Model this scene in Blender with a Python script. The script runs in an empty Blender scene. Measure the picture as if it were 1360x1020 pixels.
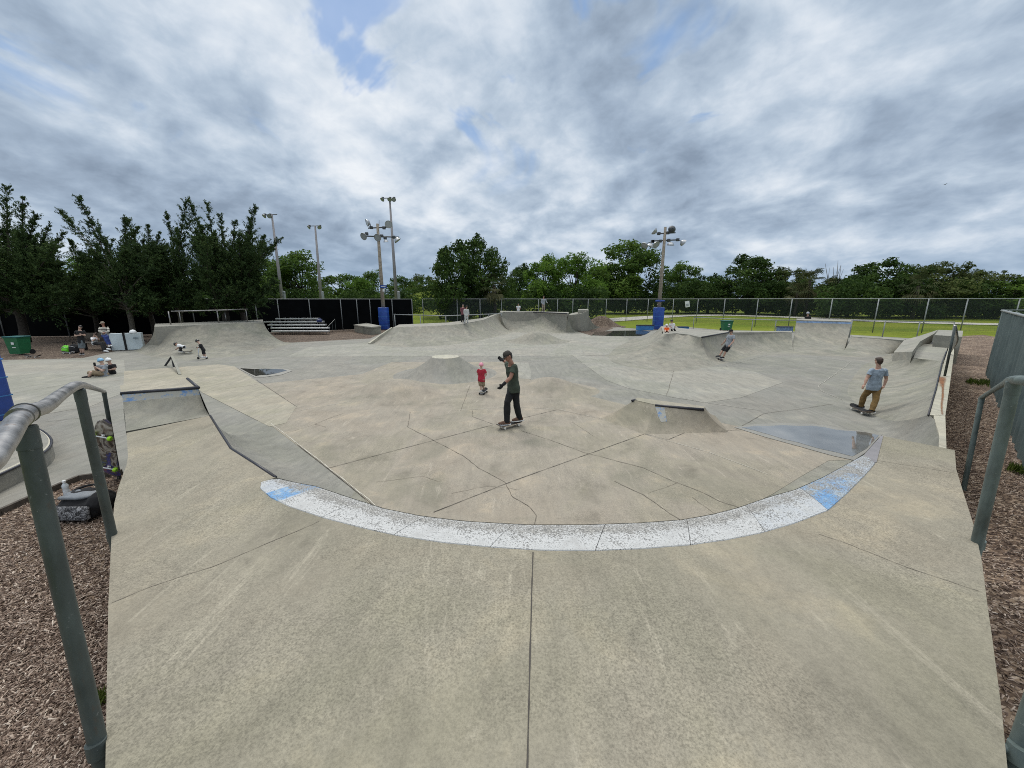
import bpy, bmesh, math, random
import numpy as np
from mathutils import Vector, Matrix
R = math.radians
scene = bpy.context.scene
COL = scene.collection
rng = np.random.default_rng(11)
random.seed(11)

# ------------------------------------------------------------------ camera
F = 515.0                       # focal length in photo pixels (photo 1360 wide)
EYE = 2.9
PITCH = math.atan((510 - 398) / F)
SP, CP = math.sin(PITCH), math.cos(PITCH)
cam_d = bpy.data.cameras.new('camera')
cam = bpy.data.objects.new('camera', cam_d)
COL.objects.link(cam)
cam.location = (0, 0, EYE)
cam.rotation_euler = (math.pi / 2 - PITCH, 0, 0)
cam_d.sensor_width = 36
cam_d.lens = F / 1360 * 36
cam_d.clip_start = 0.05
cam_d.clip_end = 6000
scene.camera = cam

def W(u, v, z=0.0):
    """the point at height z seen at photo pixel u, v"""
    a, b = (u - 680) / F, (v - 510) / F
    t = (EYE - z) / (SP + b * CP)
    return Vector((a * t, t * (CP - b * SP), z))

def D(u, v, Y):
    """the point at distance Y seen at photo pixel u, v"""
    a, b = (u - 680) / F, (v - 510) / F
    t = Y / (CP - b * SP)
    return Vector((a * t, Y, EYE - t * (SP + b * CP)))

# ------------------------------------------------------------------ objects
def offset_of(p):
    o = Vector((0, 0, 0))
    while p is not None:
        o += p.location
        p = p.parent
    return o

def tag(o, label=None, cat=None, group=None, kind=None):
    if label: o['label'] = label
    if cat: o['category'] = cat
    if group: o['group'] = group
    if kind: o['kind'] = kind
    return o

def thing(name, label, cat, loc=(0, 0, 0), group=None):
    o = bpy.data.objects.new(name, None)
    COL.objects.link(o)
    o.empty_display_size = 0.2
    o.location = loc
    return tag(o, label, cat, group)

def kids(o):
    return [c for c in COL.objects if c.parent == o]

def copy_tree(o, loc=None, rz=None, scale=None, label=None, group=None, parent=None):
    c = o.copy()
    COL.objects.link(c)
    if parent is not None:
        c.parent = parent
    for ch in kids(o):
        copy_tree(ch, parent=c)
    if loc is not None: c.location = loc
    if rz is not None: c.rotation_euler = (0, 0, rz)
    if scale is not None: c.scale = scale
    if label: c['label'] = label
    if group: c['group'] = group
    return c

class MB:
    def __init__(s):
        s.v, s.f, s.mi, s.cur = [], [], [], 0
    def add(s, vs, fs):
        n = len(s.v)
        s.v.extend([tuple(p) for p in vs])
        for f in fs:
            s.f.append(tuple(i + n for i in f)); s.mi.append(s.cur)
        return s
    def box(s, c, d, m=None):
        x, y, z = d[0] / 2, d[1] / 2, d[2] / 2
        c = Vector(c)
        P = [Vector(q) for q in ((-x,-y,-z),(x,-y,-z),(x,y,-z),(-x,y,-z),(-x,-y,z),(x,-y,z),(x,y,z),(-x,y,z))]
        if m is not None: P = [m @ q for q in P]
        return s.add([c + q for q in P], [(3,2,1,0),(4,5,6,7),(0,1,5,4),(1,2,6,5),(2,3,7,6),(3,0,4,7)])
    def rbox(s, c, d, b=0.02, m=None):
        """box with chamfered edges"""
        bm = bmesh.new()
        bmesh.ops.create_cube(bm, size=1)
        for q in bm.verts: q.co = Vector((q.co.x * d[0], q.co.y * d[1], q.co.z * d[2]))
        bmesh.ops.bevel(bm, geom=bm.edges[:], offset=b, segments=2, affect='EDGES', profile=0.5)
        c = Vector(c)
        bm.verts.index_update()
        s.add([c + ((m @ q.co) if m is not None else q.co) for q in bm.verts], [[q.index for q in f.verts] for f in bm.faces])
        bm.free()
        return s
    def tube(s, pts, r, n=10, caps=True, flat=1.0, side=None):
        """swept tube through pts; r number or list; flat squashes it across `side`"""
        pts = [Vector(p) for p in pts]
        k = len(pts)
        rs = [r] * k if isinstance(r, (int, float)) else list(r)
        vs, fs = [], []
        up = None
        for i, p in enumerate(pts):
            d = (pts[min(i + 1, k - 1)] - pts[max(i - 1, 0)])
            if d.length < 1e-9: d = Vector((0, 0, 1))
            d.normalize()
            if side is not None:
                a = side - d * side.dot(d)
                if a.length < 1e-6: a = d.orthogonal()
            elif up is None:
                a = d.orthogonal()
            else:
                a = up - d * up.dot(d)
                if a.length < 1e-6: a = d.orthogonal()
            a.normalize(); up = a
            b = d.cross(a)
            for j in range(n):
                t = 2 * math.pi * j / n
                vs.append(p + a * (math.cos(t) * rs[i]) + b * (math.sin(t) * rs[i] * flat))
        for i in range(k - 1):
            for j in range(n):
                j2 = (j + 1) % n
                fs.append((i*n+j, i*n+j2, (i+1)*n+j2, (i+1)*n+j))
        if caps:
            fs.append(tuple(range(n - 1, -1, -1)))
            fs.append(tuple((k - 1) * n + j for j in range(n)))
        return s.add(vs, fs)
    def ball(s, c, r, m=None, nu=14, nv=9):
        c = Vector(c)
        rr = (r, r, r) if isinstance(r, (int, float)) else r
        vs, fs = [], []
        for i in range(nv + 1):
            ph = math.pi * i / nv
            for j in range(nu):
                th = 2 * math.pi * j / nu
                q = Vector((rr[0]*math.sin(ph)*math.cos(th), rr[1]*math.sin(ph)*math.sin(th), rr[2]*math.cos(ph)))
                if m is not None: q = m @ q
                vs.append(c + q)
        for i in range(nv):
            for j in range(nu):
                j2 = (j + 1) % nu
                fs.append((i*nu+j, (i+1)*nu+j, (i+1)*nu+j2, i*nu+j2))
        return s.add(vs, fs)
    def lathe(s, prof, c=(0,0,0), m=None, n=24):
        c = Vector(c)
        vs, fs = [], []
        for (r, z) in prof:
            for j in range(n):
                t = 2 * math.pi * j / n
                q = Vector((r * math.cos(t), r * math.sin(t), z))
                if m is not None: q = m @ q
                vs.append(c + q)
        for i in range(len(prof) - 1):
            for j in range(n):
                j2 = (j + 1) % n
                fs.append((i*n+j, i*n+j2, (i+1)*n+j2, (i+1)*n+j))
        return s.add(vs, fs)
    def prism(s, poly, z0, z1=None, bottom=False):
        """polygon of points with own z (tops) down to z0"""
        top = [Vector(p) if len(p) == 3 else Vector((p[0], p[1], z1)) for p in poly]
        if z1 is not None: top = [Vector((p[0], p[1], z1)) for p in poly]
        a = sum(top[i].x * top[(i+1) % len(top)].y - top[(i+1) % len(top)].x * top[i].y for i in range(len(top)))
        if a < 0: top.reverse()
        n = len(top)
        bot = [Vector((p.x, p.y, z0)) for p in top]
        fs = [tuple(range(n))]
        for i in range(n):
            j = (i + 1) % n
            fs.append((i, n + i, n + j, j))
        if bottom: fs.append(tuple(range(2*n-1, n-1, -1)))
        return s.add(top + bot, fs)
    def sheet(s, poly):
        top = [Vector(p) for p in poly]
        a = sum(top[i].x * top[(i+1) % len(top)].y - top[(i+1) % len(top)].x * top[i].y for i in range(len(top)))
        if a < 0: top.reverse()
        return s.add(top, [tuple(range(len(top)))])
    def build(s, name, mat, parent=None, smooth=False, local=False, angle=None):
        me = bpy.data.meshes.new(name)
        off = Vector((0, 0, 0)) if (parent is None or local) else offset_of(parent)
        me.from_pydata([(p[0]-off.x, p[1]-off.y, p[2]-off.z) for p in s.v], [], s.f)
        mats = mat if isinstance(mat, (list, tuple)) else [mat]
        for m in mats: me.materials.append(m)
        if len(mats) > 1: me.polygons.foreach_set('material_index', s.mi)
        if smooth: me.polygons.foreach_set('use_smooth', [True] * len(me.polygons))
        me.update()
        o = bpy.data.objects.new(name, me)
        COL.objects.link(o)
        if parent is not None: o.parent = parent
        if angle is not None:
            try: me.set_sharp_from_angle(angle=R(angle))
            except Exception: pass
        return o

def remeshed(mb, voxel, smooth=2, disp=None):
    """one continuous skin round everything in mb"""
    me = bpy.data.meshes.new('tmp'); me.from_pydata(mb.v, [], mb.f)
    o = bpy.data.objects.new('tmp', me); COL.objects.link(o)
    m = o.modifiers.new('r', 'REMESH'); m.mode = 'VOXEL'; m.voxel_size = voxel; m.adaptivity = 0
    if smooth:
        q = o.modifiers.new('s', 'SMOOTH'); q.iterations = smooth; q.factor = 0.5
    dg = bpy.context.evaluated_depsgraph_get(); dg.update()
    ev = o.evaluated_get(dg)
    e = ev.to_mesh()
    out = MB()
    out.v = [tuple(v.co) for v in e.vertices]
    out.f = [tuple(p.vertices) for p in e.polygons]
    out.mi = [0] * len(out.f)
    ev.to_mesh_clear()
    bpy.data.objects.remove(o); bpy.data.meshes.remove(me)
    return out

def spline(pts, n):
    """Catmull-Rom resample to n points, even by length"""
    P = [Vector(p) for p in pts]
    out = []
    for i in range(len(P) - 1):
        p0, p1, p2, p3 = P[max(i-1,0)], P[i], P[i+1], P[min(i+2,len(P)-1)]
        for k in range(12):
            t = k / 12
            out.append(0.5*((2*p1)+(p2-p0)*t+(2*p0-5*p1+4*p2-p3)*t*t+(3*p1-p0-3*p2+p3)*t**3))
    out.append(P[-1])
    return resample(out, n)

def resample(P, n):
    P = [Vector(p) for p in P]
    L = [0.0]
    for i in range(1, len(P)): L.append(L[-1] + (P[i]-P[i-1]).length)
    out, j = [], 0
    for k in range(n):
        d = L[-1] * k / (n - 1)
        while j < len(P) - 2 and L[j+1] < d: j += 1
        q = (d - L[j]) / max(L[j+1]-L[j], 1e-9)
        out.append(P[j].lerp(P[j+1], q))
    return out

def loft(mb, lip, foot, ang=80, nu=None, nv=14, ends=True, even=False):
    """concrete transition from a foot line up to a lip line, circular in section"""
    if nu is None: nu = 40
    if even:
        L, Fo = resample(lip, nu), resample(foot, nu)
    else:
        def par(P):
            P = [Vector(p) for p in P]; k = len(P) - 1; out = []
            for i in range(nu):
                x = i / (nu - 1) * k; a = min(int(x), k - 1); out.append((P, a, x - a))
            res = []
            for (P_, a, t) in out:
                p0, p1, p2, p3 = P_[max(a-1,0)], P_[a], P_[a+1], P_[min(a+2,k)]
                res.append(0.5*((2*p1)+(p2-p0)*t+(2*p0-5*p1+4*p2-p3)*t*t+(3*p1-p0-3*p2+p3)*t**3))
            return res
        L, Fo = par(lip), par(foot)
    A = R(ang)
    vs, fs = [], []
    for i in range(nu):
        for k in range(nv + 1):
            th = A * k / nv
            h = math.sin(th) / math.sin(A); g = (1 - math.cos(th)) / (1 - math.cos(A))
            p = Fo[i].lerp(L[i], h); p.z = Fo[i].z + (L[i].z - Fo[i].z) * g
            vs.append(p)
    m = nv + 1
    for i in range(nu - 1):
        for k in range(nv):
            fs.append((i*m+k, (i+1)*m+k, (i+1)*m+k+1, i*m+k+1))
    mb.add(vs, fs)
    if ends:
        for i in (0, nu - 1):
            col = vs[i*m:(i+1)*m]
            mb.add([Vector(p) for p in col] + [Vector((p.x, p.y, -0.03)) for p in col],
                   [(k, k+1, m+k+1, m+k) for k in range(nv)])
    return L, Fo

def ribbon(mb, pts, w, jit=0.0, seg=0.12, dz=0.0, seed=1, taper=False):
    """thin flat line along pts on the ground"""
    rr = random.Random(seed)
    P = [Vector(p) for p in pts]
    tot = sum((P[i+1]-P[i]).length for i in range(len(P)-1))
    Q = resample(P, max(2, int(tot / seg)))
    vs, fs = [], []
    n = len(Q)
    off = 0.0
    for i, p in enumerate(Q):
        d = Q[min(i+1,n-1)] - Q[max(i-1,0)]; d.z = 0
        if d.length < 1e-9: d = Vector((1,0,0))
        d.normalize(); s = Vector((-d.y, d.x, 0))
        if jit: off = off * 0.75 + rr.uniform(-jit, jit)
        ww = w * (rr.uniform(0.5, 1.3) if jit else 1)
        if taper: ww *= min(1, 4 * min(i, n-1-i) / n + 0.15)
        vs += [p + s*(off + ww/2) + Vector((0,0,dz)), p + s*(off - ww/2) + Vector((0,0,dz))]
    for i in range(n - 1):
        fs.append((2*i, 2*i+1, 2*i+3, 2*i+2))
    mb.add(vs, fs)
# ------------------------------------------------------------------ materials
def newmat(name):
    m = bpy.data.materials.new(name); m.use_nodes = True
    nt = m.node_tree; b = nt.nodes['Principled BSDF']
    return m, nt, b
def nd(nt, t, **kw):
    n = nt.nodes.new(t)
    for k, v in kw.items():
        if k in n.inputs.keys(): n.inputs[k].default_value = v
        else: setattr(n, k, v)
    return n
def ramp(nt, fac, stops):
    n = nt.nodes.new('ShaderNodeValToRGB')
    e = n.color_ramp.elements
    while len(e) < len(stops): e.new(0.5)
    for q, (p, c) in zip(e, stops):
        q.position = p; q.color = (*c, 1) if len(c) == 3 else c
    nt.links.new(fac, n.inputs['Fac'])
    return n.outputs['Color']
def mixc(nt, fac, a, b, mode='MIX'):
    n = nt.nodes.new('ShaderNodeMix'); n.data_type = 'RGBA'; n.blend_type = mode
    for sock, val in ((n.inputs[0], fac), (n.inputs[6], a), (n.inputs[7], b)):
        if isinstance(val, (int, float)): sock.default_value = val
        elif isinstance(val, tuple): sock.default_value = (*val, 1)
        else: nt.links.new(val, sock)
    return n.outputs[2]
def noise(nt, vec, scale, detail=5, rough=0.55, dist=0.0):
    n = nd(nt, 'ShaderNodeTexNoise', Scale=scale, Detail=detail, Roughness=rough, Distortion=dist)
    if vec is not None: nt.links.new(vec, n.inputs['Vector'])
    return n.outputs['Fac']
def math_(nt, op, a, b=0.0):
    n = nt.nodes.new('ShaderNodeMath'); n.operation = op
    for s, v in ((n.inputs[0], a), (n.inputs[1], b)):
        if isinstance(v, (int, float)): s.default_value = v
        else: nt.links.new(v, s)
    return n.outputs[0]
def bump(nt, b, h, strength=0.3, dist=0.01):
    n = nd(nt, 'ShaderNodeBump', Strength=strength, Distance=dist)
    nt.links.new(h, n.inputs['Height']); nt.links.new(n.outputs['Normal'], b.inputs['Normal'])
def geopos(nt):
    return nt.nodes.new('ShaderNodeNewGeometry').outputs['Position']

def plain(name, col, rough=0.6, metal=0.0, var=0.15, scale=8.0, bmp=0.0, coord='Object'):
    m, nt, b = newmat(name)
    tc = nt.nodes.new('ShaderNodeTexCoord').outputs[coord]
    f = noise(nt, tc, scale, 4)
    lo = tuple(c * (1 - var) for c in col); hi = tuple(min(1, c * (1 + var)) for c in col)
    nt.links.new(ramp(nt, f, [(0.3, lo), (0.7, hi)]), b.inputs['Base Color'])
    b.inputs['Roughness'].default_value = rough; b.inputs['Metallic'].default_value = metal
    if bmp: bump(nt, b, f, bmp, 0.02)
    return m

def prm_(nt, a, b, v):
    n = nt.nodes.new('ShaderNodeMapRange'); n.interpolation_type = 'SMOOTHSTEP'; n.inputs[1].default_value = a; n.inputs[2].default_value = b; nt.links.new(v, n.inputs[0]); return n.outputs[0]
def concrete(name, c, warm=(1.04, 1.0, 0.93), dark=0.72, fine=1.0, rough=0.85, blotch=0.8, green=0.25, streak=0.75, runs=0.0):
    m, nt, b = newmat(name)
    p = geopos(nt)
    mp = nd(nt, 'ShaderNodeMapping'); nt.links.new(p, mp.inputs['Vector'])
    mp.inputs['Rotation'].default_value = (0, 0, R(38)); mp.inputs['Scale'].default_value = (1, 0.22, 1)
    v1 = noise(nt, p, 0.35 * blotch, 6, 0.6, 0.6)
    v2 = noise(nt, p, 1.7 * blotch, 7, 0.65, 0.4)
    v3 = noise(nt, mp.outputs[0], 7.0, 6, 0.7)
    base = tuple(c); d = tuple(x * dark for x in c); w = tuple(min(1, x * y * 1.12) for x, y in zip(c, warm))
    pink = tuple(x * y for x, y in zip(c, (1.01, 0.955, 0.915))); moss = tuple(x * y for x, y in zip(c, (0.87, 0.90, 0.80)))
    col = ramp(nt, v1, [(0.30, d), (0.42, moss), (0.50, base), (0.58, pink), (0.70, w)])
    col = mixc(nt, 0.6, col, ramp(nt, v2, [(0.30, tuple(x*dark*0.94 for x in c)), (0.43, tuple(x*0.90 for x in c)), (0.55, base), (0.72, tuple(min(1, x*1.22) for x in w))]))
    col = mixc(nt, streak, col, ramp(nt, v3, [(0.34, (0.76,)*3), (0.5, (0.97,)*3), (0.68, (1.14, 1.13, 1.10))]), 'MULTIPLY')
    # old stains, large and soft, then small and dark
    st = noise(nt, p, 0.55, 5, 0.6, 1.2)
    col = mixc(nt, ramp(nt, st, [(0.52, (0,)*3), (0.70, (green*1.3,)*3)]), col, tuple(x*k for x, k in zip(c, (0.62, 0.66, 0.62))))
    s2 = noise(nt, p, 3.4, 3, 0.5, 0.6)
    col = mixc(nt, ramp(nt, s2, [(0.67, (0,)*3), (0.74, (0.35,)*3)]), col, tuple(x*0.62 for x in c))
    # pale scuffs and scratches in two directions
    for rot, sc_, lo, am in ((38, (1, 0.16, 1), 0.615, 0.6), (-50, (1, 0.10, 1), 0.63, 0.5), (5, (1, 0.3, 1), 0.64, 0.6)):
        m2 = nd(nt, 'ShaderNodeMapping'); nt.links.new(p, m2.inputs['Vector']); m2.inputs['Rotation'].default_value = (0, 0, R(rot)); m2.inputs['Scale'].default_value = sc_
        q = noise(nt, m2.outputs[0], 6.5, 8, 0.68, 0.5)
        col = mixc(nt, ramp(nt, q, [(lo, (0,)*3), (lo + 0.07, (am,)*3)]), col, tuple(min(1, x * 1.36) for x in c))
    if runs:      # runs and wheel marks up the walls
        m3 = nd(nt, 'ShaderNodeMapping'); nt.links.new(p, m3.inputs['Vector']); m3.inputs['Scale'].default_value = (3.2, 3.2, 0.35)
        rn = noise(nt, m3.outputs[0], 1.0, 6, 0.65, 0.4)
        col = mixc(nt, runs, col, ramp(nt, rn, [(0.34, (0.74,0.745,0.75)), (0.48, (0.97,)*3), (0.66, (1.13,1.12,1.09))]), 'MULTIPLY')
    # grain, worn unevenly
    g1 = noise(nt, p, 105, 3, 0.7); g2 = noise(nt, p, 300, 2, 0.6); g3 = noise(nt, p, 28, 5, 0.7)
    wearm = prm_(nt, 0.38, 0.62, noise(nt, p, 0.9, 3, 0.5))
    gr = ramp(nt, g1, [(0.34, (1 - 0.34*fine,)*3), (0.5, (1,)*3), (0.64, (1 + 0.24*fine,)*3)])
    col = mixc(nt, math_(nt, 'ADD', math_(nt, 'MULTIPLY', wearm, 0.65), 0.35), col, mixc(nt, 1.0, col, gr, 'MULTIPLY'))
    col = mixc(nt, 1.0, col, ramp(nt, g3, [(0.34, (1-0.09*fine,)*3), (0.52, (1,)*3), (0.70, (1+0.07*fine,)*3)]), 'MULTIPLY')
    col = mixc(nt, ramp(nt, g2, [(0.665, (0,)*3), (0.70, (min(0.7, 0.7*fine),)*3)]), col, tuple(x * 0.42 for x in c))
    nt.links.new(col, b.inputs['Base Color'])
    b.inputs['Roughness'].default_value = rough
    b.inputs['Specular IOR Level'].default_value = 0.3
    h = math_(nt, 'ADD', math_(nt, 'MULTIPLY', g3, 0.8), math_(nt, 'MULTIPLY', g1, 0.5))
    bump(nt, b, h, 0.35 * fine, 0.008)
    return m

M = {}
M['deck'] = concrete('deck_concrete', (0.272, 0.246, 0.189), warm=(1.05, 1.0, 0.91), dark=0.68, fine=1.05, streak=0.45)
M['tan'] = concrete('tan_concrete', (0.296, 0.264, 0.212), warm=(1.07, 1.0, 0.91), dark=0.58, fine=1.0, green=0.5, streak=0.5)
M['tanlight'] = concrete('light_tan_concrete', (0.325, 0.298, 0.235), warm=(1.05, 1.0, 0.92), dark=0.80, fine=0.7)
M['grey'] = concrete('grey_concrete', (0.235, 0.228, 0.200), warm=(1.04, 1.0, 0.94), dark=0.76, fine=0.9, blotch=0.6)
M['pale'] = concrete('pale_concrete', (0.285, 0.276, 0.238), dark=0.78, fine=0.8, blotch=0.6)
M['ramp'] = concrete('ramp_concrete', (0.255, 0.245, 0.205), warm=(1.05, 1.0, 0.92), dark=0.66, fine=0.8, green=0.5, runs=0.55)
M['mound'] = concrete('mound_concrete', (0.28, 0.25, 0.196), warm=(1.08, 0.99, 0.90), dark=0.70, fine=0.8, green=0.6)
M['kerb'] = concrete('kerb_concrete', (0.43, 0.41, 0.335), dark=0.80, fine=0.8)
M['crack'] = plain('crack', (0.115, 0.098, 0.078), 0.95)
M['joint'] = plain('joint', (0.06, 0.053, 0.045), 0.95)
M['faintcrack'] = plain('faint_crack', (0.19, 0.165, 0.13), 0.95)
M['paleline'] = plain('pale_line', (0.46, 0.435, 0.37), 0.9)
def worn(name, col, chip, rust, rough=0.5, metal=0.1, scale=9):
    m, nt, b = newmat(name)
    p = nt.nodes.new('ShaderNodeTexCoord').outputs['Object']
    mp = nd(nt, 'ShaderNodeMapping'); nt.links.new(p, mp.inputs['Vector']); mp.inputs['Scale'].default_value = (1, 1, 0.35)
    f = noise(nt, mp.outputs[0], scale, 6, 0.65)
    c = ramp(nt, f, [(0.32, tuple(x * 0.62 for x in col)), (0.5, col), (0.68, tuple(min(1, x * 1.45) for x in col))])
    k = noise(nt, p, 42, 4, 0.65); k2 = noise(nt, mp.outputs[0], 24, 6, 0.7)
    c = mixc(nt, ramp(nt, k, [(0.655, (0,)*3), (0.70, (0.75,)*3)]), c, chip)
    c = mixc(nt, ramp(nt, k2, [(0.60, (0,)*3), (0.70, (0.7,)*3)]), c, rust)
    nt.links.new(c, b.inputs['Base Color']); b.inputs['Metallic'].default_value = metal
    nt.links.new(ramp(nt, f, [(0.3, (rough*0.75,)*3), (0.7, (min(1, rough*1.35),)*3)]), b.inputs['Roughness'])
    bump(nt, b, k, 0.12, 0.004)
    return m
M['darksteel'] = plain('dark_steel', (0.035, 0.035, 0.042), 0.45, 0.5)
M['grey_steel'] = plain('coping_steel', (0.24, 0.225, 0.225), 0.55, 0.3)
M['galv'] = worn('galvanised_pipe', (0.30, 0.29, 0.28), (0.46, 0.45, 0.43), (0.17, 0.105, 0.065), 0.36, 0.8, 7)
M['fencemetal'] = plain('fence_metal', (0.25, 0.265, 0.26), 0.5, 0.3, 0.15)
M['greenpipe'] = worn('grey_green_pipe', (0.055, 0.068, 0.064), (0.17, 0.18, 0.17), (0.075, 0.062, 0.048), 0.48)
M['greenpipe_r'] = worn('green_pipe', (0.105, 0.133, 0.124), (0.22, 0.25, 0.23), (0.10, 0.085, 0.062), 0.48)
M['blue'] = plain('blue_vinyl', (0.013, 0.055, 0.27), 0.42, 0.0, 0.25, 3, 0.1)
M['bluebox'] = plain('blue_paint', (0.035, 0.16, 0.38), 0.6, 0, 0.3, 4)
M['bluewash'] = plain('blue_scuffed_paint', (0.13, 0.20, 0.31), 0.8, 0, 0.45, 5)
M['floormark'] = plain('floor_mark', (0.34, 0.325, 0.28), 0.9)
M['binrecycle'] = plain('green_plastic', (0.010, 0.12, 0.045), 0.5, 0, 0.15)
M['teal'] = plain('teal_lid', (0.010, 0.10, 0.10), 0.5)
M['wood'] = plain('pole_wood', (0.24, 0.205, 0.16), 0.9, 0, 0.35, 6)
M['lampgrey'] = plain('lamp_grey', (0.40, 0.41, 0.42), 0.35, 0.6)
M['lampback'] = plain('lamp_dark', (0.06, 0.065, 0.07), 0.5, 0.2)
M['lampglass'] = plain('lamp_glass', (0.33, 0.35, 0.36), 0.15, 0.0)
M['poststeel'] = plain('dull_post', (0.15, 0.16, 0.16), 0.6, 0.2)
M['alu'] = plain('aluminium', (0.62, 0.63, 0.63), 0.35, 0.7, 0.1)
M['bark'] = plain('bark', (0.040, 0.032, 0.025), 0.95, 0, 0.5, 12, 0.4)
M['palebark'] = plain('pale_bark', (0.12, 0.105, 0.085), 0.95, 0, 0.4, 12, 0.4)
M['black'] = plain('black_cloth', (0.008, 0.008, 0.009), 0.9)
M['blackfabric'] = plain('black_screen', (0.003, 0.0035, 0.004), 0.95, 0, 0.3, 1.5)
M['blackfabric'].node_tree.nodes['Principled BSDF'].inputs['Specular IOR Level'].default_value = 0.05
M['white'] = plain('white_plastic', (0.72, 0.73, 0.72), 0.45, 0, 0.05)
M['asphaltpath'] = plain('path_concrete', (0.42, 0.40, 0.35), 0.9, 0, 0.12, 0.5)
M['wooddark'] = plain('timber_edging', (0.07, 0.058, 0.045), 0.9, 0, 0.4, 12)

def mulch_mat(name, k=1.0):
    m, nt, b = newmat(name)
    p = geopos(nt)
    v = nd(nt, 'ShaderNodeTexVoronoi', Scale=26.0); nt.links.new(p, v.inputs['Vector'])
    mp = nd(nt, 'ShaderNodeMapping'); nt.links.new(p, mp.inputs['Vector']); mp.inputs['Scale'].default_value = (1, 2.4, 1); mp.inputs['Rotation'].default_value = (0, 0, 0.6)
    v2 = nd(nt, 'ShaderNodeTexVoronoi', Scale=17.0); nt.links.new(mp.outputs[0], v2.inputs['Vector'])
    s = nd(nt, 'ShaderNodeSeparateColor'); nt.links.new(v2.outputs['Color'], s.inputs[0])
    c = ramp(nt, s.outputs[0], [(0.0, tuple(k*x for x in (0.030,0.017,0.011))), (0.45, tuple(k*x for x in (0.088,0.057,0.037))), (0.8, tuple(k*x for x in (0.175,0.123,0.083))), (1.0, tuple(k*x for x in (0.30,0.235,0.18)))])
    big = noise(nt, p, 0.9, 4)
    c = mixc(nt, 1.0, c, ramp(nt, big, [(0.3, (0.95, 0.88, 0.84)), (0.6, (1.6, 1.65, 1.65))]), 'MULTIPLY')
    nt.links.new(c, b.inputs['Base Color']); b.inputs['Roughness'].default_value = 0.95
    bump(nt, b, v.outputs['Distance'], 0.8, 0.03)
    return m
M['mulch'] = mulch_mat('mulch')
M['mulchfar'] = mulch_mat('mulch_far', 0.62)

def attr_mat(name, stops, rough=0.9, attr='tint', trans=0.0, noise_scale=0.0):
    m, nt, b = newmat(name)
    a = nd(nt, 'ShaderNodeAttribute', attribute_name=attr)
    f = a.outputs['Fac']
    if noise_scale:
        oi = nt.nodes.new('ShaderNodeTexCoord').outputs['Object']
        f = math_(nt, 'ADD', math_(nt, 'MULTIPLY', f, 0.6), math_(nt, 'MULTIPLY', noise(nt, oi, noise_scale, 3), 0.4))
    c = ramp(nt, f, stops)
    nt.links.new(c, b.inputs['Base Color']); b.inputs['Roughness'].default_value = rough
    b.inputs['Specular IOR Level'].default_value = 0.2
    if trans:
        t = nd(nt, 'ShaderNodeBsdfTranslucent'); nt.links.new(c, t.inputs['Color'])
        mx = nd(nt, 'ShaderNodeMixShader'); mx.inputs[0].default_value = trans
        nt.links.new(b.outputs[0], mx.inputs[1]); nt.links.new(t.outputs[0], mx.inputs[2])
        nt.links.new(mx.outputs[0], nt.nodes['Material Output'].inputs['Surface'])
    return m
M['chips'] = attr_mat('mulch_chips', [(0.0, (0.045,0.029,0.022)), (0.3, (0.16,0.113,0.087)), (0.6, (0.34,0.262,0.208)), (0.85, (0.52,0.43,0.35)), (1.0, (0.70,0.62,0.53))])
M['juniper'] = attr_mat('juniper_leaf', [(0.0, (0.012,0.026,0.010)), (0.5, (0.042,0.074,0.024)), (1.0, (0.125,0.175,0.048))], trans=0.3, noise_scale=0.5)
M['leaf_a'] = attr_mat('oak_leaf', [(0.0, (0.018,0.038,0.008)), (0.5, (0.060,0.112,0.020)), (1.0, (0.17,0.25,0.045))], trans=0.35, noise_scale=0.35)
M['leaf_b'] = attr_mat('bright_leaf', [(0.0, (0.028,0.062,0.012)), (0.5, (0.095,0.18,0.026)), (1.0, (0.23,0.34,0.055))], trans=0.4, noise_scale=0.35)
M['leaf_c'] = attr_mat('dark_leaf', [(0.0, (0.010,0.024,0.006)), (0.5, (0.038,0.074,0.016)), (1.0, (0.12,0.18,0.036))], trans=0.3, noise_scale=0.35)
M['leaf_d'] = attr_mat('olive_leaf', [(0.0, (0.026,0.038,0.013)), (0.5, (0.082,0.108,0.034)), (1.0, (0.20,0.225,0.075))], trans=0.35, noise_scale=0.35)
M['frond'] = attr_mat('palm_frond', [(0.0, (0.02,0.03,0.012)), (0.6, (0.055,0.072,0.026)), (1.0, (0.15,0.14,0.07))], trans=0.25)
M['grassblade'] = attr_mat('grass_blade', [(0.0, (0.04,0.07,0.012)), (1.0, (0.13,0.17,0.035))], trans=0.3)

def grass_mat():
    m, nt, b = newmat('lawn_grass')
    p = geopos(nt)
    a = noise(nt, p, 0.12, 4); c2 = noise(nt, p, 2.2, 6, 0.7)
    c = ramp(nt, a, [(0.35, (0.105,0.150,0.016)), (0.65, (0.175,0.20,0.028))])
    c = mixc(nt, 0.8, c, ramp(nt, c2, [(0.35, (0.70,0.72,0.60)), (0.6, (1.1,1.08,1.0))]), 'MULTIPLY')
    nt.links.new(c, b.inputs['Base Color']); b.inputs['Roughness'].default_value = 1.0
    b.inputs['Specular IOR Level'].default_value = 0.1
    bump(nt, b, c2, 0.6, 0.1)
    return m
M['grass'] = grass_mat()

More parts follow.
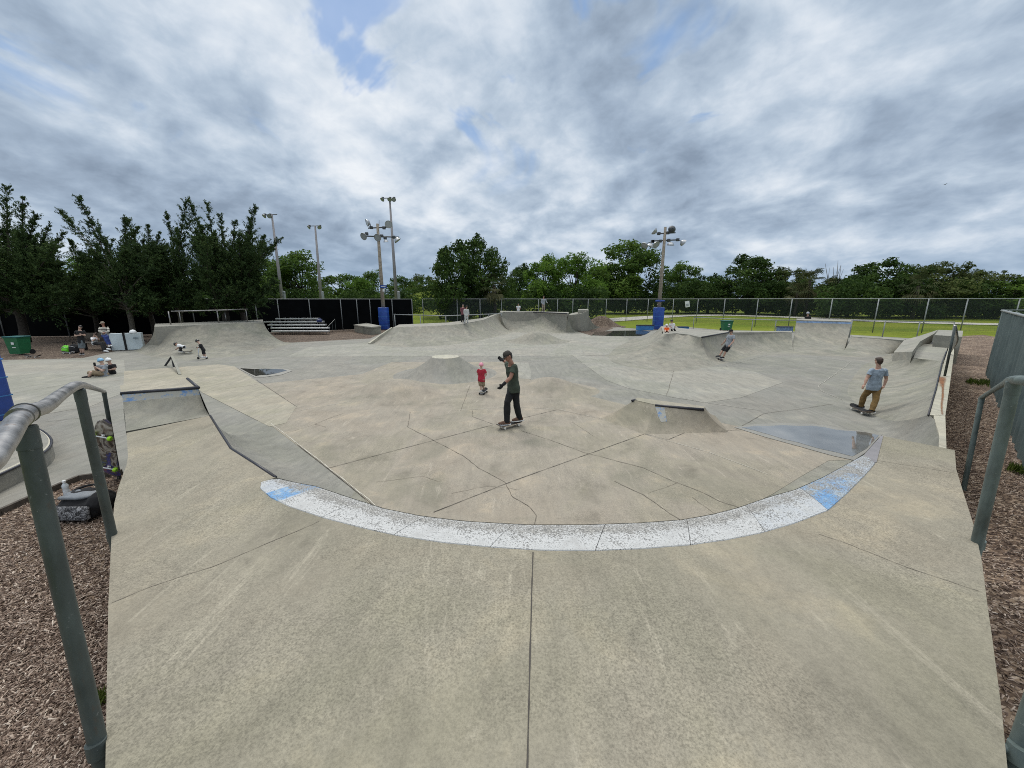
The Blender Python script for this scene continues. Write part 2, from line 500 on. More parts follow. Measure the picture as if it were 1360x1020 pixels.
def water_mat():
    m, nt, b = newmat('puddle_water')
    p = geopos(nt)
    c = ramp(nt, noise(nt, p, 2.2, 4), [(0.3, (0.10,0.10,0.092)), (0.7, (0.16,0.158,0.145))])
    nt.links.new(c, b.inputs['Base Color'])
    b.inputs['Roughness'].default_value = 0.03; b.inputs['IOR'].default_value = 2.3
    b.inputs['Specular IOR Level'].default_value = 0.9
    bump(nt, b, noise(nt, p, 5.0, 2), 0.02, 0.01)
    return m
M['water'] = water_mat()
def dark_reflection_mat():  # dark base colour stands in for the reflection of dark trees
    m = M['water'].copy(); m.name = 'dark_reflection_water'
    for n in m.node_tree.nodes:
        if n.type == 'VALTORGB':
            n.color_ramp.elements[0].color = (0.03,0.03,0.027,1); n.color_ramp.elements[1].color = (0.06,0.058,0.05,1)
        if n.type == 'BSDF_PRINCIPLED': n.inputs['IOR'].default_value = 1.33; n.inputs['Specular IOR Level'].default_value = 0.4
    return m
M['dark_reflection'] = dark_reflection_mat()

def damp_shade_mat():
    m, nt, b = newmat('damp_shade_concrete')
    p = geopos(nt)
    c = ramp(nt, noise(nt, p, 1.8, 6, 0.7), [(0.3, (0.205,0.195,0.168)), (0.7, (0.255,0.245,0.21))])
    nt.links.new(c, b.inputs['Base Color']); b.inputs['Roughness'].default_value = 0.5
    return m
M['damp_shade'] = damp_shade_mat()

def coping_mat():
    """white painted pool coping, chipped: more towards the worn edge"""
    m, nt, b = newmat('chipped_white_paint')
    p = geopos(nt)
    w = nd(nt, 'ShaderNodeAttribute', attribute_name='wear').outputs['Fac']
    bl = nd(nt, 'ShaderNodeAttribute', attribute_name='blue').outputs['Fac']
    n1 = noise(nt, p, 95, 3, 0.7); n2 = noise(nt, p, 6, 6, 0.7)
    k = math_(nt, 'ADD', n1, math_(nt, 'MULTIPLY', w, 0.17))
    k = math_(nt, 'ADD', k, math_(nt, 'MULTIPLY', math_(nt, 'SUBTRACT', n2, 0.28), 0.62))
    white = ramp(nt, n2, [(0.3, (0.36,0.355,0.34)), (0.45, (0.46,0.46,0.445)), (0.7, (0.55,0.55,0.535))])
    white = mixc(nt, bl, white, ramp(nt, noise(nt, p, 8, 6, 0.72), [(0.36, (0.075,0.22,0.45)), (0.50, (0.16,0.31,0.50)), (0.60, (0.32,0.38,0.42))]))
    c = mixc(nt, ramp(nt, k, [(0.655, (0,)*3), (0.79, (1,)*3)]), white, ramp(nt, n1, [(0.36, (0.36,0.345,0.30)), (0.50, (0.25,0.24,0.22)), (0.62, (0.12,0.12,0.115))]))
    nt.links.new(c, b.inputs['Base Color']); b.inputs['Roughness'].default_value = 0.75
    bump(nt, b, n1, 0.6, 0.006)
    return m
M['coping'] = coping_mat()

def bluescuff(name, base, amount=0.55):
    """grey concrete with worn blue paint"""
    m, nt, b = newmat(name)
    p = geopos(nt)
    n = noise(nt, p, 7, 7, 0.75)
    c = ramp(nt, n, [(0.34, (0.07,0.16,0.36)), (amount-0.12, (0.13,0.21,0.34)), (amount - 0.04, base)])
    nt.links.new(c, b.inputs['Base Color']); b.inputs['Roughness'].default_value = 0.85
    return m
M['scuffblue'] = bluescuff('worn_blue_paint', (0.29,0.285,0.25))

def rust_mat():
    m, nt, b = newmat('rust_stain')
    p = geopos(nt)
    n = noise(nt, p, 9, 6, 0.7)
    c = ramp(nt, n, [(0.35, (0.16,0.055,0.018)), (0.55, (0.27,0.115,0.045)), (0.75, (0.38,0.22,0.11))])
    nt.links.new(c, b.inputs['Base Color']); b.inputs['Roughness'].default_value = 0.95
    a = nd(nt, 'ShaderNodeAttribute', attribute_name='rust').outputs['Fac']
    k = math_(nt, 'ADD', a, math_(nt, 'MULTIPLY', math_(nt, 'SUBTRACT', n, 0.5), 1.1))
    nt.links.new(math_(nt, 'MULTIPLY', prm_(nt, 0.10, 1.05, k), 0.85), b.inputs['Alpha'])
    return m
M['rust'] = rust_mat()

def link_mat():
    m, nt, b = newmat('chain_link')
    uv = nd(nt, 'ShaderNodeUVMap')
    s = nd(nt, 'ShaderNodeSeparateXYZ'); nt.links.new(uv.outputs[0], s.inputs[0])
    per, th = 0.065, 0.14
    a = math_(nt, 'FRACT', math_(nt, 'DIVIDE', math_(nt, 'ADD', s.outputs[0], s.outputs[1]), per))
    c = math_(nt, 'FRACT', math_(nt, 'DIVIDE', math_(nt, 'ADD', math_(nt, 'SUBTRACT', s.outputs[0], s.outputs[1]), 100.0), per))
    k = math_(nt, 'MAXIMUM', math_(nt, 'LESS_THAN', a, th), math_(nt, 'LESS_THAN', c, th))
    b.inputs['Base Color'].default_value = (0.035, 0.05, 0.045, 1); b.inputs['Roughness'].default_value = 0.6
    nt.links.new(k, b.inputs['Alpha'])
    return m
M['link'] = link_mat()

def cloth(name, col, rough=0.95, var=0.18, scale=14):
    m = plain(name, col, rough, 0, var*1.6, scale*0.8, 0.5)
    return m
def skin(name, c=(0.42, 0.25, 0.18)):
    m = plain(name, c, 0.55, 0, 0.08, 10)
    return m
M['skin'] = skin('skin'); M['skin_tan'] = skin('tanned_skin', (0.27, 0.13, 0.085)); M['skin_pale'] = skin('pale_skin', (0.50, 0.33, 0.25))
M['hair'] = plain('brown_hair', (0.045, 0.026, 0.016), 0.6, 0, 0.4, 30, 0.3)
M['hair_dark'] = plain('dark_hair', (0.016, 0.012, 0.010), 0.6, 0, 0.4, 30, 0.3)
M['eye'] = plain('eye', (0.02, 0.016, 0.013), 0.2)
M['lips'] = plain('lips', (0.22, 0.085, 0.07), 0.5)
# ------------------------------------------------------------------ ground
def poly(lst, z=0.0):
    return [W(*p[:2], p[2] if len(p) > 2 else z) if not isinstance(p, Vector) else Vector((p.x, p.y, p.z)) for p in lst]
def E(e1, e2, z=0.0):
    return Vector(((e1 - e2) / math.sqrt(2), (e1 + e2) / math.sqrt(2), z))

# terrain: one sheet to the horizon with a grassy rise beyond the black fence
mb = MB()
xs = sorted(set([-2500, -900, -400, -250] + list(np.arange(-180, 181, 3.0)) + [250, 400, 900, 2500]))
ys = sorted(set([-300, -60, -20, 0, 15, 25] + list(np.arange(30, 181, 3.0)) + [250, 400, 900, 2500]))
def terr(x, y):
    z = -0.06
    z += 4.9 * math.exp(-(((x + 18) / 13) ** 2 + ((y - 92) / 17) ** 2))
    return z
for y in ys:
    for x in xs: mb.v.append((x, y, terr(x, y)))
nx = len(xs)
for j in range(len(ys) - 1):
    for i in range(nx - 1):
        mb.f.append((j*nx+i, j*nx+i+1, (j+1)*nx+i+1, (j+1)*nx+i)); mb.mi.append(0)
tag(mb.build('lawn', M['grass'], smooth=True), kind='structure')

KERB = [W(-220, 786), W(0, 683), W(60, 656), W(105, 637), W(163, 629)]
mb = MB()
floor_px = [W(-220, 786), W(0, 683), W(60, 656), W(105, 637), W(163, 629), Vector((-2, 2, 0)), Vector((2, 2, 0)), E(9.2, -0.75), E(20, -1.1),
            W(1276, 452), W(1205, 449), W(1050, 440), W(960, 438.5), W(880, 431.5), W(852, 437), W(800, 433), W(700, 430), W(600, 430), W(525, 434), W(492, 449.5), W(388, 455), W(300, 452), W(178, 462),
            W(140, 469), W(110, 475.5), W(60, 477), W(0, 478), W(-150, 478), Vector((-34, 8, 0)), Vector((-22, 0, 0))]
mb.sheet(floor_px)
tag(mb.build('skatepark_floor', M['grey']), kind='structure')

def sheet(name, pts, z, mat, kind='structure', parent=None):
    m = MB(); m.sheet([Vector((p.x, p.y, z)) for p in poly(pts)])
    o = m.build(name, mat, parent)
    if parent is None: tag(o, kind=kind)
    return o

sheet('pale_slab', [(380,474),(480,473.6),(590,473.5),(690,473),(762,472.5),(800,472),(835,468),(835,450),(800,440),(760,440),(680,440),(600,452),(540,458),(492,455),(410,461)], 0.004, M['pale'])
sheet('light_slab', [(760,472),(780,487),(805,505),(835,516),(892,527),(935,535),(985,528),(1040,508),(1000,493),(958,487),(900,491),(850,486),(806,474)], 0.0046, M['pale'])
tan_pts = [(268,521),(346,510),(480,497),(520,481),(600,480.5),(690,481),(705,505),(745,517),(840,540),(985,567),(1060,590),(1132,611),(1100,612),(1062,634),(1025,657),
           Vector((1.6,4.0,0)),Vector((0.8,3.8,0)),Vector((0,3.8,0)),Vector((-0.8,4.1,0)),(512,690),(472,652),(434,622),(395,592),(357,563),(345,556)]
sheet('tan_slab', tan_pts, 0.004, M['tan'])
sheet('manual_pad_slab', [(165,493),(290,484),(312,487),(346,510),(268,521),(250,505),(164,512)], 0.0065, M['tanlight'])
sheet('side_slab', [(268,521.2),(346,510.2),(394,540),(380,562),(358,567)], 0.008, M['tanlight'])
sheet('slab_patch', [(684,481.6),(702,481.6),(705,492),(705,504),(690,503)], 0.0075, M['pale'])
sheet('light_floor_slab', [(-150,505),(20,479),(90,478),(165,478),(168,520),(120,540),(0,560),(-150,580)], 0.004, M['pale'])

# bark mulch beds
sheet('mulch_bed', [W(-220,786), W(0,683), W(60,656), W(105,637), W(163,629), Vector((-2.4,2.6,0)), Vector((-0.6,0.6,0)), Vector((-0.6,-3,0)), Vector((-14,-3,0))], -0.012, M['mulch'])
sheet('mulch_strip', [Vector((0.6,-3,0)), Vector((0.6,0.4,0)), Vector((3.5,3.0,0)), E(9.2,-0.6), E(24,-1.2), W(1264,453), W(1280,446), W(1306,444.5), W(1332,449), Vector((22,17,0)), Vector((14,3,0)), Vector((12,-3,0))], -0.010, M['mulch'])
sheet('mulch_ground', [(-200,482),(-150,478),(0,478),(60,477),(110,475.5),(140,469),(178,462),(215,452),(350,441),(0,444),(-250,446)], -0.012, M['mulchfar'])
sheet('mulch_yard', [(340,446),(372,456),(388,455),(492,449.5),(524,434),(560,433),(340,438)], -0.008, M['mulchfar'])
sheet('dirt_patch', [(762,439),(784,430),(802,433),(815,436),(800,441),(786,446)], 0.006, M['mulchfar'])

# the pale path beyond the fence
mb = MB()
ribbon(mb, [W(u, v) for u, v in ((760,427),(800,425.5),(850,422),(900,419),(960,418.2),(1050,421),(1120,424.5),(1200,427.5),(1320,430.5),(1450,433))], 5.5, seg=2.0, dz=0.0)
tag(mb.build('path', M['asphaltpath']), kind='structure')

# timber edging along the mulch
t = thing('garden_edging', 'low dark timber edging between the mulch and the grey concrete on the left', 'edging', KERB[1])
mb = MB()
for a, b in zip(KERB[:-1], KERB[1:]):
    d = (b - a).normalized(); s = Vector((-d.y, d.x, 0)) * 0.025
    mb.prism([a - s + d*0.004, b - s - d*0.004, b + s - d*0.004, a + s + d*0.004], -0.05, 0.075)
mb.build('board', M['wooddark'], t)

# joints and cracks
def lines(name, parent, lst, w, z, mat, jit=0.0, seg=0.1, taper=False):
    m = MB()
    for k, L in enumerate(lst):
        ribbon(m, [W(u, v, z) for u, v in L], w, jit, seg, 0.0, seed=k + 3, taper=taper)
    o = m.build(name, mat, parent)
    if parent is None: tag(o, kind='structure')
    return o
lines('slab_joints', None, [[(434,622),(655,564)],[(690,556),(740,544)],[(576,680),(680,639),(856,576)],[(395,590.5),(434,621),(490,666),(514,690)],[(340,504),(394,540)],[(856,576),(887,584),(910,574)],[(911,571),(965,574)]], 0.011, 0.011, M['joint'], 0.002, 0.1)
lines('slab_cracks', None, [[(545,547),(541,567),(574,584),(615,605),(635,621),(671,640)],[(671,640),(680,659),(702,672),(712,684),(709,696)],
      [(692,572),(730,584),(777,601),(855,621),(897,640),(930,652),(955,665),(985,675)],[(816,639),(855,657),(887,680),(906,692)],
      [(458,548),(436,556),(418,563),(433,567)],[(624,513),(612,545)],[(628,545),(627,553),(655,563)]], 0.009, 0.011, M['crack'], 0.006, 0.07)
lines('hairline_cracks', None, [[(740,544),(800,556),(856,576)],[(380,575),(420,563)],[(600,655),(650,645),(690,650)],[(500,640),(560,632),(585,640)],[(860,655),(900,640)],[(920,660),(960,690)],[(760,560),(790,580)]], 0.006, 0.0105, M['faintcrack'], 0.008, 0.07)
lines('pale_seams', None, [[(360,562),(434,619.5),(490,663),(512,687)],[(858,577),(940,600),(1020,630)],[(740,543),(850,568)],[(345,555),(420,541),(500,527),(560,523)],[(600,545),(680,540),(735,543)]], 0.014, 0.0095, M['paleline'], 0.006, 0.1)
lines('floor_cracks', None, [[(895,492),(885,525)],[(977,570),(1015,549),(1070,542),(1106,536)],[(940,572),(985,571)],[(60,560),(140,551)],[(0,525),(90,510)]], 0.012, 0.0105, M['crack'], 0.008, 0.12)
lines('floor_marks', None, [[(1020,470.5),(1095,475),(1130,480),(1102,502),(1086,512),(1092,520),(1120,531)],[(958,488),(1020,471)],[(940,535),(1010,545)],[(480,474),(530,473.5)],[(412,473.6),(424,473.6)],[(600,470),(612,458)],[(880,525),(930,533)],[(783,488),(790,494)]], 0.020, 0.0098, M['floormark'], 0.015, 0.2)

# puddles
sheet('damp_ground', [(975,568),(1005,563.5),(1040,562.5),(1075,563.5),(1100,566),(1122,571),(1140,572.5),(1172,577),(1152,600),(1134,612),(1106,606),(1056,592),(1016,581)], 0.012, M['damp_shade'])
tag(sheet('puddle', [(985,568.5),(1005,566.3),(1020,566.6),(1040,565.4),(1060,566.6),(1078,566.2),(1095,568.2),(1110,571.5),(1120,572.6),(1135,573.5),(1150,575),(1167,579),(1150,597),(1132,607),(1110,601.5),(1085,596),(1060,588.5),(1040,584),(1020,577.5),(1000,572)], 0.016, M['water'], kind=None),
    'shallow puddle mirroring the sky beside the near deck', 'puddle')
sheet('damp_floor', [(314,488.6),(338,489.3),(365,489.6),(382,490.5),(388,493),(374,498),(352,501),(338,501)], 0.012, M['damp_shade'])
tag(sheet('puddle', [(319,489.4),(330,490),(338,490.5),(352,490),(365,490.5),(376,491),(381,492.6),(372,495),(366,496.5),(355,498.6),(347,498.5),(340,499.8),(331,496)], 0.016, M['dark_reflection'], kind=None),
    'small dark puddle at the edge of the tan slab on the left', 'puddle')
tag(sheet('puddle', [(786,445.5),(790,441),(815,439.5),(852,439),(864,440.5),(858,444),(850,446.5),(815,446.5)], 0.016, M['dark_reflection'], kind=None),
    'wide dark puddle in front of the right-hand blue padded pole', 'puddle')

# ------------------------------------------------------------------ near corner ramp
DZ = 1.3
deck_outer_left = [(140,1020),(142,900),(144,800),(148,712),(152,668),(157,648),(163,631),(168,618),(170,606),(168,575)]
lip_left = [(279,552),(292,573),(307,596),(337,615),(366,634)]
band_out = [(347,641),(346,649),(360,661),(385,673),(430,688),(480,701),(530,712),(590,721),(655,727),(720,731),(785,731.5),(850,729),(915,724),(965,717),(1010,708),(1055,695),(1099,678),(1125,655),(1148,632),(1162,616)]
band_in = [(372,636),(395,641),(420,645.5),(460,659),(510,675),(560,685),(620,692),(700,696.5),(780,696.5),(850,694),(905,690),(945,683),(980,674),(1020,660),(1056,650),(1092,634),(1125,616),(1147,604)]
deck_outer_right = [(1172,579),(1250,594),(1268,598),(1270,623),(1280,656),(1294,700),(1304,745),(1311,800),(1318,849),(1331,948),(1338,1020)]
t_ramp = thing('corner_ramp', 'broad concrete corner deck with a curved band of chipped white coping, filling the near end', 'skate ramp', (0, 2.4, 0))
mb = MB()
dpoly = [Vector((-0.95,-1.6,DZ)), Vector((-0.98,0.5,DZ))] + [W(u,v,DZ) for u,v in deck_outer_left + lip_left + band_out + deck_outer_right] + [Vector((1.32,0.5,DZ)), Vector((1.3,-1.6,DZ))]
mb.prism(dpoly, -0.1)
mb.build('deck', M['deck'], t_ramp)
# joints on the deck
lines('expansion_joint', t_ramp, [[(708,733),(704,860),(700,1020),(694,1200)]], 0.007, DZ + 0.003, M['joint'], 0.0008, 0.08)
for L_ in ([(148,800),(205,776),(285,752),(340,728),(407,700),(424,692)],[(1088,709),(1128,722),(1200,752),(1300,785)],[(1164,611),(1215,619),(1268,628)]): lines('deck_crack', t_ramp, [L_], 0.005, DZ + 0.003, M['faintcrack'], 0.005, 0.05)
# transitions
mb = MB()
loft(mb, [W(263,515,1.65)] + [W(u,v,DZ) for u,v in lip_left], [W(u,v) for u,v in ((345,556),(357,562),(395,591),(434,621),(472,651))], 82, 44, 18, even=True)
mb.build('left_transition', M['grey'], t_ramp, smooth=True)
mb = MB()
lipc = [W(366,634,DZ)] + [W(u,v,DZ-0.03) for u,v in band_in[1:14]]
loft(mb, lipc, [W(472,651), W(512,689), Vector((-0.9,4.2,0)), Vector((0,3.97,0)), Vector((0.8,3.92,0)), Vector((1.6,4.07,0))], 82, 44, 16, ends=False, even=True)
mb.build('corner_transition', M['ramp'], t_ramp, smooth=True)
mb = MB()
lipr = [W(u,v,DZ-0.02) for u,v in band_in[13:]] + [W(1168,580,DZ-0.01)]
loft(mb, lipr, [Vector((1.6,4.07,0)), Vector((2.8,4.72,0)), W(1025,657), W(1062,634), W(1100,612), W(1130,609)], 80, 40, 18, even=True)
mb.build('right_transition', M['ramp'], t_ramp, smooth=True)
# raised extension with blue scuffed lip
mb = MB()
loft(mb, [W(161.5,523,1.65), W(263,515,1.65)], [W(167,573,DZ), W(279,552,DZ)], 62, 24, 12)
for k in range(len(mb.mi)):
    if k < 23 * 12 and (k % 12) >= 10: mb.mi[k] = 1
mb.build('extension_transition', [M['ramp'], M['scuffblue']], t_ramp, smooth=True)
mb = MB(); mb.prism([W(161.5,523,1.651), W(263,515,1.651), W(249,503,1.651), W(159,512,1.651)], -0.05)
mb.build('extension_platform', M['tanlight'], t_ramp)
mb = MB(); mb.prism([W(167,573,1.296), W(279,552,1.296), W(263,515,1.296), W(161.5,523,1.296)], -0.05)
mb.build('extension_base', M['grey'], t_ramp)
# steel edges
mb = MB()
mb.tube([W(160.5,523,1.648), W(263.5,515,1.648)], 0.026, 10)
mb.tube([W(263.5,515,1.65), W(256,509,1.65), W(249,503,1.65)], 0.022, 8)
mb.build('extension_coping', M['darksteel'], t_ramp, smooth=True)
mb = MB()
mb.tube([W(u,v,DZ-0.004) for u,v in lip_left], 0.015, 8)
mb.build('steel_coping', M['darksteel'], t_ramp, smooth=True)
mb = MB()
mb.prism([W(1147.5,604.5,DZ), W(1170,579.3,DZ), W(1173,579.5,DZ), W(1164,614.5,DZ), W(1161,615,DZ)], DZ - 0.12, DZ + 0.006)
mb.build('steel_edge', M['grey_steel'], t_ramp)
# blue wash on right coping end is part of the blocks below; blue paint on extension side
# pool coping blocks
bo = resample([W(u,v,DZ) for u,v in band_out], 161)
bi = resample([W(u,v,DZ) for u,v in band_in], 161)
def near_idx(P, u, v):
    q = W(u, v, DZ); return min(range(len(P)), key=lambda i: (P[i]-q).length)
cuts = [0] + sorted(near_idx(bo, u, v) for u, v in ((372,667),(428,687.5),(527,711.5),(655,727),(787,731.4),(918,723.5),(1016,706.5),(1099,678),(1148,632))) + [160]
bluek = {7: 0.10}
for bi_k in range(len(cuts) - 1):
    i0, i1 = cuts[bi_k], cuts[bi_k + 1]
    n = max(4, (i1 - i0) * 2)
    prof = [(-0.02, -0.09, 0.0), (-0.02, -0.004, 0), (0.0, 0.006, 0.0), (0.3, 0.011, 0.05), (0.50, 0.012, 0.30), (0.64, 0.011, 0.85), (0.80, 0.008, 1.0), (0.93, 0.003, 0.75), (0.99, -0.003, 0.5), (1.0, -0.02, 0.5), (1.0, -0.10, 1.0)]
    m = MB(); wear = []; blue = []
    for i in range(n + 1):
        q = i0 + (i1 - i0) * i / n
        ga = 0.0
        if i == 0: q += 0.06
        if i == n: q -= 0.06
        j = min(int(q), 159); f = q - j
        O, I = bo[j].lerp(bo[j+1], f), bi[j].lerp(bi[j+1], f)
        for (s, dz, w) in prof:
            p = O.lerp(I, s); p.z = DZ + dz
            m.v.append(tuple(p)); wear.append(w)
            bb = bluek.get(bi_k, 0.0)
            if bi_k == 0: bb = 1.0 if 0.5 < i / n < 0.95 else 0.15
            if bi_k == 8:
                bb = max(0.0, 1.1 - 0.5 * i / n); wear[-1] = min(1.0, w + 0.75 * i / n)
            if bi_k == 9: bb = 0.30; wear[-1] = max(0.7, w)
            blue.append(bb)
    k = len(prof)
    for i in range(n):
        for j in range(k - 1):
            m.f.append((i*k+j, (i+1)*k+j, (i+1)*k+j+1, i*k+j+1)); m.mi.append(0)
    m.f.append(tuple(range(k))); m.f.append(tuple(n*k + j for j in range(k-1, -1, -1))); m.mi += [0, 0]
    o = m.build('coping_block', M['coping'], t_ramp)
    for nm, arr in (('wear', wear), ('blue', blue)):
        at = o.data.attributes.new(nm, 'FLOAT', 'POINT'); at.data.foreach_set('value', arr)

# ------------------------------------------------------------------ quarter pipes, banks, mounds
def mound(name, label, c, r, h, mat, squash=1.0, rot=0.0, flat=0.0, seed=0, cat='skate mound', ang=None):
    """smooth hump; flat = share of the radius that is level on top"""
    t = thing(name, label, cat, c)
    m = MB(); n, k = 56, 20
    rr = random.Random(seed)
    ph = [rr.uniform(0, 6.28) for _ in range(4)]
    for j in range(k + 1):
        s = j / k
        for i in range(n):
            th = 2 * math.pi * i / n
            lob = 1 + 0.06 * math.sin(2*th+ph[0]) + 0.04 * math.sin(3*th+ph[1])
            if flat: lob = 1 + 0.02 * math.sin(2*th+ph[0])
            if s <= flat: z = h
            else:
                q = (s - flat) / (1 - flat)
                if flat: z = h * (1 - q) ** 2.0
                else: z = h * (0.5 + 0.5 * math.cos(math.pi * q)) ** 1.15
            z = z - (0.012 if s > 0.98 else 0)
            x = r * s * lob * math.cos(th); y = r * s * lob * math.sin(th) * squash
            m.v.append((c.x + x*math.cos(rot) - y*math.sin(rot), c.y + x*math.sin(rot) + y*math.cos(rot), z))
    for j in range(k):
        for i in range(n):
            i2 = (i + 1) % n
            m.f.append((j*n+i, (j+1)*n+i, (j+1)*n+i2, j*n+i2)); m.mi.append(0)
    m.build('hump', mat, t, smooth=True, angle=(14 if flat else None))
    return t
tv = mound('volcano_mound', 'grey cone mound with a flat pale disc on top, beside the child in pink helmet', Vector((W(592,497).x, 15.25, 0)), 2.15, 0.70, M['grey'], flat=0.245, seed=2)
mb = MB(); c = tv.location; mb.lathe([(0, 0.706), (0.44, 0.706), (0.53, 0.700), (0.55, 0.66)], c=(c.x, c.y, 0), n=40)
mb.build('cap_disc', M['kerb'], tv, smooth=True, angle=30)
mound('low_bump', 'low rounded brownish bump on the tan slab, left of the skater in the green shirt', Vector((W(517,528).x, 12.15, 0)), 2.1, 0.40, M['tan'], squash=0.85, seed=5)
mound('low_bump', 'low rounded brownish bump on the tan slab, right of the skater in the green shirt', Vector((W(733,524).x, 12.6, 0)), 1.6, 0.38, M['tan'], squash=0.9, seed=9)
mound('dome_bump', 'small smooth grey dome in front of the tall far quarter pipe', Vector((W(714,455).x, 27.6, 0)), 2.3, 0.72, M['ramp'], seed=4)

def ramp_thing(name, label, lip, foot, mat, ang=75, nu=36, nv=14, even=False, top=None, stripe=None, cat='skate ramp', topmat=None):
    L = [W(*p) for p in lip]; Fo = [W(*p) for p in foot]
    c = sum(Fo, Vector()) / len(Fo); c.z = 0
    t = thing(name, label, cat, c)
    m = MB(); loft(m, L, Fo, ang, nu, nv, even=even)
    if stripe:
        for k in range((nu-1)*nv):
            if k % nv >= nv - stripe: m.mi[k] = 1
        m.build('transition', [mat, M['bluewash']], t, smooth=True, angle=50)
    else:
        m.build('transition', mat, t, smooth=True, angle=50)
    if top:
        m = MB(); m.prism([W(*p) for p in top], -0.04)
        m.build('platform', topmat or M['pale'], t)
    return t

# left quarter pipe below the junipers
q_lip = [(205,434,1.4),(240,432.5,1.4),(280,431,1.4),(315,429.5,1.4),(350,428,1.4)]
t = ramp_thing('quarter_pipe', 'long grey quarter pipe with a pipe railing on top, below the junipers', q_lip,
               [(172,463),(205,474.5),(262,476),(330,471),(388,456)], M['ramp'], 78, 48, 16,
               top=[(205,434,1.402),(350,428,1.402),(349,424.5,1.402),(206,430,1.402)])
mb = MB()
for u, v0, v1 in ((227,432,413.5),(291,430,412),(329,428.5,410.5)):
    Yr = W(u, v0, 1.4).y + 0.6
    b = D(u, v0, Yr); b.z = 1.38; tp = D(u, v1, Yr); tp.x = b.x
    mb.tube([b, tp], 0.035, 8)
a = D(227,413.5,W(227,432,1.4).y+0.6); b = D(291,412,W(291,430,1.4).y+0.6); c = D(329,410.5,W(329,428.5,1.4).y+0.6)
mb.tube([a, b, c], 0.035, 8)
for u, v0, v1 in ((241,431.5,413),(301,429.5,412)):
    Yr = W(u, v0, 1.4).y + 2.2
    b = D(u, v0, Yr); b.z = 1.2; tp = D(u, v1, Yr); tp.x = b.x
    mb.tube([b, tp], 0.03, 8)
mb.build('railing', M['galv'], t, smooth=True)
mb = MB()
foot_line = [W(286,475.5,0), W(281,431,1.4)]
# far middle bank
ramp_thing('concrete_bank', 'low rolling concrete bank beside the left blue padded pole', 
           [(492,455.5,0.04),(506,445,0.48),(521,435.5,0.95),(552,433.8,1.0),(582,432.6,1.0),(612,430.6,1.0),(642,424.8,1.2),(664,416,1.55)],
           [(490,457),(512,460.5),(545,461.5),(580,460),(620,456),(650,450),(672,444.6),(682,441)], M['ramp'], 52, 50, 14,
           top=[(521,435.5,0.952),(552,433.8,1.002),(582,432.6,1.002),(612,430.6,1.002),(642,424.8,1.2),(664,416,1.55),(668,414,1.6),(640,422.5,1.25),(615,427.5,1.002),(530,431,0.952)])
mb = MB(); kt = thing('concrete_kerb', 'slim pale kerb climbing the edge of the far bank by the bleachers', 'kerb', W(492,455))
mb.prism([W(491,456,0.07), W(506,444.8,0.52), W(521,434.8,0.99), W(520,434.4,0.99), W(504.5,444.4,0.52), W(489,455.3,0.07)], -0.05)
mb.build('edge_strip', M['kerb'], kt)
# tall far quarter pipe
t = ramp_thing('quarter_pipe', 'tall far quarter pipe with a dark steel lip, a lone person standing on top', [(665,415,1.7),(690,414.6,1.7),(720,414.8,1.7),(753,416.5,1.7)],
               [(681,440.5),(700,442.6),(735,443.4),(766,442.4)], M['ramp'], 80, 36, 16, top=[(665,415,1.702),(720,414.8,1.702),(753,416.5,1.702),(756,414.5,1.702),(664,412.8,1.702)])
mb = MB(); mb.tube([W(668,414.8,1.71), W(690,414.6,1.71), W(720,414.8,1.71), W(753,416.5,1.71)], 0.05, 8)
mb.build('steel_lip', M['darksteel'], t, smooth=True)
t = ramp_thing('quarter_pipe', 'small far quarter pipe with a raised block end, right of the tall far one', [(755,418.6,1.55),(764,417.6,1.6),(771,416.8,1.62),(781,412.5,1.9)],
               [(767,440.5),(776,439.5),(790,437),(801,433.6)], M['ramp'], 80, 30, 14, top=[(755,418.6,1.55),(771,416.8,1.62),(781,412.5,1.9),(782,411,1.9),(758,416.4,1.55)])
mb = MB(); mb.prism([W(767.5,411.8,1.95), W(781,411.4,1.95), W(781,410.3,1.95), W(768,410.6,1.95)], 0.5)
mb.build('end_block', M['pale'], t)
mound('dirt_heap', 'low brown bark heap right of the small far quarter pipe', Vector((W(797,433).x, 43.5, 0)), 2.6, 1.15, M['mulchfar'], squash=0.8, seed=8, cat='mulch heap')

# big hip in the middle right
ramp_thing('hip_ramp', 'big rounded concrete hip in the middle right, two children on its deck', 
           [(878,433,1.1),(879,438.5,1.1),(881,443.5,1.1),(899,442.6,1.1),(915,444.5,1.1),(932,448,1.1)],
           [(843,449),(812,463),(806,481),(862,494),(912,495),(952,485)], M['ramp'], 58, 60, 18,
           top=[(878,433,1.102),(881,443.5,1.102),(899,442.6,1.102),(915,444.5,1.102),(932,448,1.102),(968,441.5,1.05),(1052,441,0.90),(1052,439.6,0.90),(960,439.3,1.05),(915,436.8,1.102)], topmat=M['pale'])
t = ramp_thing('bowl_wall', 'curved bowl wall running back from the hip behind the skater in the cap', [(932,448,1.1),(950,444.6,1.08),(968,441.5,1.05),(1010,441,0.98),(1052,441,0.9)],
               [(951,485),(975,479.5),(1003,472.5),(1030,470.6),(1056,471)], M['ramp'], 70, 44, 14)
mb = MB(); mb.tube([W(932,447.9,1.105), W(950,444.6,1.085), W(968,441.4,1.055)], 0.035, 8)
mb.build('steel_lip', M['darksteel'], t, smooth=True)
ramp_thing('wall_extension', 'tall tapered concrete wall with a blue painted lip at the back of the right bowl', [(1058,425,1.58),(1094,426,1.54),(1131,427,1.5)],
           [(1050,470.5),(1084,472),(1118,473)], M['ramp'], 80, 20, 16, stripe=1, top=[(1058,425,1.582),(1131,427,1.502),(1131,425,1.502),(1058,423.2,1.582)])
